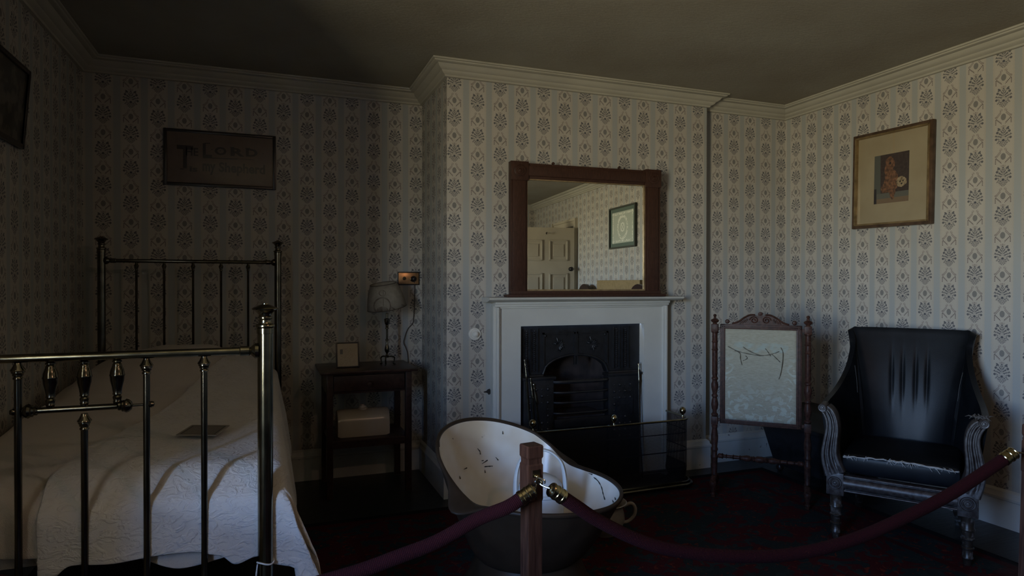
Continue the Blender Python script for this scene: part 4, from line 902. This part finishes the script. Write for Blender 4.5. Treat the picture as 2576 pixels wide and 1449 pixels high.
# ------------------------------------------------------------------ leather armchair
ac=thing('leather_armchair','worn black leather armchair with silvered fluted arms by right wall','armchair',(2.97,2.345,.008),R(-55.7))
RXp=Matrix.Rotation(R(90),3,'X')
for sx in(-1,1):
    mb=MB(); mb.lathe([(.016,0),(.018,.01),(.020,.03),(.024,.034),(.024,.040),(.021,.044),(.022,.075),(.027,.079),(.027,.085),(.023,.089),(.024,.12),(.029,.124),(.029,.130),(.025,.134),(.026,.165),(.031,.169),(.031,.175),(.027,.180),(.028,.215),(.030,.235)],(sx*.285,0,0),seg=20); build('front_leg',mb,leg_m,ac)
    mb=MB(); mb.tube([(sx*.25,.62,0),(sx*.24,.58,.12),(sx*.23,.54,.26)],[.020,.027,.032],14); build('rear_leg',mb,leg_m,ac)
    mb=MB(); mb.box((sx*.285-.042,-.035,.235),(sx*.285+.042,.045,.352),bev=.005)
    # s-curved arm face
    cl=[(.285,.345,.052),(.305,.40,.046),(.313,.45,.041),(.308,.51,.036),(.300,.57,.033),(.302,.62,.031),(.316,.66,.030),(.336,.683,.026)]
    pts=smooth_path([(c[0],c[1],c[2]) for c in cl],5)
    rows=[]
    for i,p in enumerate(pts):
        a=pts[max(0,i-1)]; b=pts[min(len(pts)-1,i+1)]; t=Vector((b.x-a.x,b.y-a.y)).normalized(); nn=Vector((t.y,-t.x)); w=p.z
        ring=[]
        for u,dp in((-1,.045),(-1,-.030),(-.86,-.038),(-.62,-.038),(-.5,-.030),(-.36,-.030),(-.26,-.037),(-.1,-.037),(0,-.029),(.1,-.037),(.26,-.037),(.36,-.030),(.5,-.030),(.62,-.038),(.86,-.038),(1,-.030),(1,.045)):
            fl=1 if 3<i<len(pts)-4 else .35
            dd=dp if dp!=-.030 and dp!=-.029 else (-.038+(.010*fl))
            if abs(u)==1: dd=dp
            ring.append(Vector((sx*(p.x+nn.x*w*u),dd,p.y+nn.y*w*u)))
        rows.append(ring)
    V=mb.grid(rows); mb.bm.faces.new(V[0]); mb.bm.faces.new(V[-1][::-1])
    rx=[(.0,-.046),(.006,-.045),(.008,-.040),(.012,-.040),(.014,-.045),(.019,-.046),(.022,-.042),(.022,.05)]
    rb=[(.0,-.044),(.007,-.043),(.009,-.037),(.016,-.037),(.019,-.042),(.022,-.042),(.025,-.037),(.030,-.037),(.033,-.041),(.034,-.03)]
    mr=Matrix(((1,0,0),(0,0,1),(0,1,0)))
    mb.lathe(rx,(sx*.345,0,.687),mr,24); mb.lathe(rb,(sx*.285,0,.300),mr,28)
    build('arm_front',mb,gilt,ac)
mb=MB(); mb.box((-.245,-.018,.258),(.245,.03,.342),bev=.004)
mb.lathe([(.030,-.245),(.030,.245)],(0,-.010,.300),RYt@Matrix.Identity(3),24)
for z in(.262,.338): mb.tube([(-.245,-.024,z),(.245,-.024,z)],.005,8)
build('front_rail',mb,gilt,ac)
mb=MB(); mb.box((-.29,.02,.27),(-.26,.58,.36)); mb.box((.26,.02,.27),(.29,.58,.36)); mb.box((-.26,.56,.27),(.26,.6,.36)); build('seat_frame',mb,mahog,ac)
# upholstered shell
key=[ # s, bottom(x,y), top(x,y,z)
 (0,(.285,.03),(.335,.025,.698)),(.10,(.285,.14),(.338,.15,.706)),(.2,(.281,.26),(.332,.29,.722)),(.29,(.270,.36),(.316,.41,.760)),(.37,(.254,.43),(.294,.52,.83)),(.43,(.236,.48),(.279,.60,.915)),(.48,(.217,.512),(.277,.66,1.0)),(.53,(.196,.540),(.297,.712,1.070)),(.60,(.162,.567),(.262,.729,1.077)),(.78,(.082,.594),(.138,.742,1.078)),(1,(0,.600),(0,.746,1.078))]
def keyi(s):
    for i in range(1,len(key)):
        if s<=key[i][0]+1e-9:
            h=key[i][0]-key[i-1][0]; t=(s-key[i-1][0])/h
            def g(j,k):
                p1,p2=key[i-1][j][k],key[i][j][k]
                m1=(p2-key[i-2][j][k])/(key[i][0]-key[i-2][0]) if i>=2 else (p2-p1)/h
                m2=(key[i+1][j][k]-p1)/(key[i+1][0]-key[i-1][0]) if i+1<len(key) else (0 if (j,k)!=(1,0) and (j,k)!=(2,0) else (p2-p1)/h)
                return (2*t**3-3*t*t+1)*p1+(t**3-2*t*t+t)*h*m1+(3*t*t-2*t**3)*p2+(t**3-t*t)*h*m2
            return (g(1,0),g(1,1)),(g(2,0),g(2,1),g(2,2))
cols=[]; NS=170
for i in range(-NS,NS+1):
    s=1-abs(i)/NS; sg_=1 if i>=0 else -1; b,t=keyi(s); col=[]; s=min(s,1)
    for j in range(25):
        v=j/24; z=lerp(.34,t[2],v); w=v**1.6 if s>.5 else v
        x=lerp(b[0],t[0],w); y=lerp(b[1],t[1],v**1.25)
        q_=min(1,max(0,(s-.42)/.5)); bow=.010*math.sin(PI*min(1,v*1.05))*q_*q_*(3-2*q_)
        y-=bow
        xx=x*sg_
        win=math.exp(-((z-.80)/.115)**2)
        for px in(-.085,-.03,.035,.092): y+=.006*win*math.exp(-((xx-px-.012*(z-.8)*8*px)/.009)**2)*(s>.6)
        col.append(Vector((xx,y,z)))
    cols.append(col)
mb=MB(); mb.grid(cols); o=build('upholstery',mb,leather,ac,angle=180)
sm=o.modifiers.new('s','SOLIDIFY'); sm.thickness=.030; sm.offset=1 ; sm.use_even_offset=False
bv=o.modifiers.new('b','BEVEL'); bv.width=.010; bv.segments=3; bv.limit_method='ANGLE'; bv.angle_limit=R(50)
mb=MB(); mb.box((-.262,-.005,.345),(.262,.56,.452),bev=.028); 
for v in mb.bm.verts:
    if v.co.z>.42: v.co.z+=.018*math.cos(v.co.x/.262*1.5)
o=build('seat_cushion',mb,leather,ac)
ss=o.modifiers.new('d','SUBSURF'); ss.levels=2; ss.render_levels=2
# frayed piping of the cushion
mb=MB(); rnd=random.Random(4)
pts=[(-.25+.5*k/30,-.012+.004*rnd.uniform(-1,1),.438+.012*math.cos((-.25+.5*k/30)/.262*1.5)+rnd.uniform(-.004,.003)) for k in range(31)]
mb.tube(pts,[.0025+.0035*rnd.random() for _ in pts],6)
for k in range(46):
    x=rnd.choice([rnd.uniform(-.25,-.13),rnd.uniform(-.06,.06),rnd.uniform(.1,.25)]); z=.436+.012*math.cos(x/.262*1.5)
    q=Vector((x,-.014,z)); p2=q+Vector((rnd.uniform(-.025,.025),-.006,rnd.uniform(-.025,.014))); mb.tube([q,(q+p2)/2+Vector((0,-.006,.006)),p2],[.002,.0016,.0006],5)
build('frayed_piping',mb,simple('raw_canvas',(.34,.33,.31),.9),ac)
scuff=simple('scuffed_leather',(.08,.08,.08),.8)
for sx in(-1,1): # pale cracks where arm meets back
    mb=MB(); mb.tube(smooth_path([(sx*.262,.515,.86),(sx*.248,.478,.79),(sx*.240,.460,.71)],6),.0009,5)
    build('worn_seam',mb,scuff,ac)
mb=MB()
for k in range(26):
    q=Vector((.33+rnd.uniform(-.03,.03),rnd.uniform(-.03,.03),.712)); p2=q+Vector((rnd.uniform(-.03,.03),rnd.uniform(-.02,.02),rnd.uniform(-.016,.008))); mb.tube([q,(q+p2)/2+Vector((0,0,.006)),p2],[.004,.0025,.0006],5)
build('frayed_arm_edge',mb,simple('frayed_hessian',(.08,.072,.065),.95),ac)
# ------------------------------------------------------------------ rope barrier
def post(label,x,y,rz,top,lean=0):
    t=thing('barrier_post',label,'post',(x,y,.008),rz,'square oak rope posts'); s=.0235; top-=.008
    mb=MB()
    def sq(w,z): return [Vector((a*w+lean*(z-top),b*w,z)) for a,b in((-1,-1),(1,-1),(1,1),(-1,1))]
    R_=[sq(s,.02),sq(s*.93,top-.155),sq(s*1.0,top-.15),sq(s*1.0,top-.055),sq(s*.9,top-.050),sq(s*.9,top-.038),sq(s*1.02,top-.032),sq(s*1.02,top-.004),sq(s*.96,top)]
    R_[0]=sq(s*.93,.02)
    V=mb.grid(R_,closed_u=True); mb.bm.faces.new(V[-1]); mb.bm.faces.new(V[0][::-1]); build('shaft',mb,wood_v,t,smooth=False)
    mb=MB(); mb.lathe([(.13,0),(.14,.004),(.14,.012),(.12,.02),(0,.022)],seg=32); build('base',mb,iron,t)
    mb=MB(); mb.box((-.011,-s-.003,top-.085),(.011,-s,top-.066)); hy=-s-.003
    mb.sphere((0,hy-.003,top-.083),.0045,10); mb.tube([(.002,hy,top-.085),(.003,hy-.012,top-.087),(.005,hy-.020,top-.094),(.006,hy-.012,top-.102),(.004,hy,top-.100)],.003,8)
    build('hook_plate',mb,brass_b,t)
    return t
yaw=math.atan2(-.354,.935)
post('square oak rope post standing in front of the hip bath',.688,1.662,yaw+R(30),.902)
post('square oak rope post cut by the right edge of photo',2.338,1.362,yaw+R(20),.892,.04)
post('square oak rope post holding the far left rope end beside bed',-.80,1.74,yaw+R(30),.902)
def rope(name,label,pts,hookA,hookB,fl=.045):
    t=thing(name,label,'rope',pts[0],0,'burgundy barrier ropes'); 
    P=smooth_path(pts,8); rnd=random.Random(9)
    mb=MB(); mb.tube(P,.0185,20); build('rope_cord',mb,rope_m,t,True)
    for end,nxt,hk in((P[0],P[1],hookA),(P[-1],P[-2],hookB)):
        d=(end-nxt).normalized(); q=d.to_track_quat('Z','Y').to_matrix(); mb=MB()
        mb.lathe([(.0195,-.006),(.021,-.004),(.021,.004),(.0195,.006),(.0195,.016),(.021,.018),(.021,.022),(.0195,.024),(.0195,.034),(.021,.036),(.019,.040),(.010,.042),(.006,.045),(0,.046)],end,q,24); build('ferrule',mb,brass_b,t,True,angle=20)
        a=end+d*.044; b=Vector(hk); m=(a+b)/2; sd=Vector((0,0,1)); mb=MB()
        mb.tube(smooth_path([a,m-sd*.006,b-sd*.008,b+sd*.004+d*.006,m+sd*.010,m+sd*.002],6),.0028,8); build('snap_hook',mb,steel,t,True)
hk=Vector((.688,1.662,.81))+Vector((VR.x*math.cos(R(-60))-0,0,0))*0
dn=Vector((math.sin(yaw+R(30)),-math.cos(yaw+R(30)),0))
hk=Vector((.688,1.662,.812))+dn*.040
dn2=Vector((math.sin(yaw+R(20)),-math.cos(yaw+R(20)),0)); hk2=Vector((2.335,1.364,.808))+dn2*.035
rope('barrier_rope','burgundy barrier rope sagging from the central post towards armchair and right edge',[(.752,1.600,.768),(.80,1.600,.733),(.865,1.600,.687),(.982,1.585,.623),(1.101,1.565,.582),(1.287,1.535,.550),(1.479,1.503,.542),(1.679,1.470,.571),(1.887,1.436,.636),(2.03,1.411,.693),(2.177,1.386,.767),(2.215,1.378,.788)],hk,hk2)
rope('barrier_rope','burgundy barrier rope running from the central post down towards bed foot',[(.640,1.615,.772),(.60,1.62,.750),(.525,1.645,.719),(.418,1.655,.671),(.314,1.661,.643),(.194,1.667,.615),(.02,1.68,.592),(-.2,1.69,.60),(-.45,1.70,.66),(-.74,1.715,.775)],hk+Vector((-.008,0,0)),(-.80+.02,1.70,.81))
# ------------------------------------------------------------------ pendant lamp overhead, behind the viewer
LPX,LPY,LPZ=1.30,.35,2.40
pd=thing('pendant_lamp','small enamelled pendant lamp hanging from ceiling above the visitor','lamp',(LPX,LPY,LPZ))
mb=MB(); mb.tube([(0,0,.08),(0,0,H-LPZ)],.004,6); mb.lathe([(.04,H-LPZ-.02),(.045,H-LPZ)],seg=16); build('flex',mb,black_frame,pd)
mb=MB(); mb.lathe([(.14,-.005),(.13,.02),(.09,.055),(.03,.085),(.02,.10),(.0,.10)],seg=28,caps=False); o=build('shade',mb,simple('dark_enamel',(.05,.05,.05),.5),pd); sm=o.modifiers.new('s','SOLIDIFY'); sm.thickness=.002
bm_=Mat('lit_bulb',(1,.7,.4),.5); bm_.b.inputs['Emission Color'].default_value=(1,.62,.34,1); bm_.b.inputs['Emission Strength'].default_value=1.0
mb=MB(); mb.sphere((0,0,.02),.03,16); build('bulb',mb,bm_.m,pd)
ld=bpy.data.lights.new('bulb_light','POINT'); ld.energy=13; ld.color=(1,.60,.41); ld.shadow_soft_size=.032
lo=bpy.data.objects.new('bulb_light',ld); lo.location=(0,0,.0-.018); lo.parent=pd; C.objects.link(lo)
# ------------------------------------------------------------------ daylight
w=bpy.data.worlds.new('sky'); S.world=w; w.use_nodes=True; nt=w.node_tree; bg=nt.nodes['Background']
tc_=nt.nodes.new('ShaderNodeTexCoord'); sp=nt.nodes.new('ShaderNodeSeparateXYZ'); nt.links.new(tc_.outputs['Generated'],sp.inputs[0])
cr_=nt.nodes.new('ShaderNodeValToRGB'); mr_=nt.nodes.new('ShaderNodeMapRange'); nt.links.new(sp.outputs[2],mr_.inputs[0]); mr_.inputs[1].default_value=-1; mr_.inputs[2].default_value=1
nt.links.new(mr_.outputs[0],cr_.inputs[0]); el=cr_.color_ramp.elements
el[0].position=0; el[0].color=(.36,.32,.22,1); el[1].position=1; el[1].color=(.12,.24,.50,1)
for p,c in((.46,(.50,.45,.31,1)),(.495,(.60,.62,.55,1)),(.525,(.60,.70,.76,1)),(.55,(.40,.57,.82,1)),(.60,(.12,.24,.50,1)),(.70,(.05,.10,.23,1))):
    q=el.new(p); q.color=c
az=nt.nodes.new('ShaderNodeMapRange'); nt.links.new(sp.outputs[1],az.inputs[0])
for i_,q_ in enumerate((-.92,-.25,1.75,.85)): az.inputs[i_+1].default_value=q_
ml=nt.nodes.new('ShaderNodeVectorMath'); ml.operation='SCALE'; nt.links.new(cr_.outputs[0],ml.inputs[0]); nt.links.new(az.outputs[0],ml.inputs['Scale']); nt.links.new(ml.outputs[0],bg.inputs[0]); bg.inputs[1].default_value=92
pl_=bpy.data.lights.new('window_portal','AREA'); pl_.shape='RECTANGLE'; pl_.size=WY1-WY0; pl_.size_y=WZ1-WZ0; pl_.cycles.is_portal=True
po=bpy.data.objects.new('window_portal',pl_); po.location=(xo-.05,(WY0+WY1)/2,(WZ0+WZ1)/2); po.rotation_euler=(R(90),0,R(-90)); C.objects.link(po)
# ------------------------------------------------------------------ camera
cam=bpy.data.cameras.new('camera'); co=bpy.data.objects.new('camera',cam); C.objects.link(co); S.camera=co
cam.sensor_width=36; cam.sensor_fit='HORIZONTAL'; cam.lens=36*1625.9/2576; cam.clip_start=.05
ya,pi_,ro=R(20.748),R(-.405),R(.076)
f=Vector((math.sin(ya)*math.cos(pi_),math.cos(ya)*math.cos(pi_),math.sin(pi_))); r=Vector((math.cos(ya),-math.sin(ya),0)); u=r.cross(f)
r2=r*math.cos(ro)+u*math.sin(ro); u2=-r*math.sin(ro)+u*math.cos(ro)
co.matrix_world=Matrix(((r2.x,u2.x,-f.x,0),(r2.y,u2.y,-f.y,0),(r2.z,u2.z,-f.z,1.35),(0,0,0,1)))
vs=S.view_settings; S.display_settings.display_device='sRGB'; vs.view_transform='Standard'; vs.look='None'; vs.exposure=0.0; vs.gamma=1; vs.use_curve_mapping=False
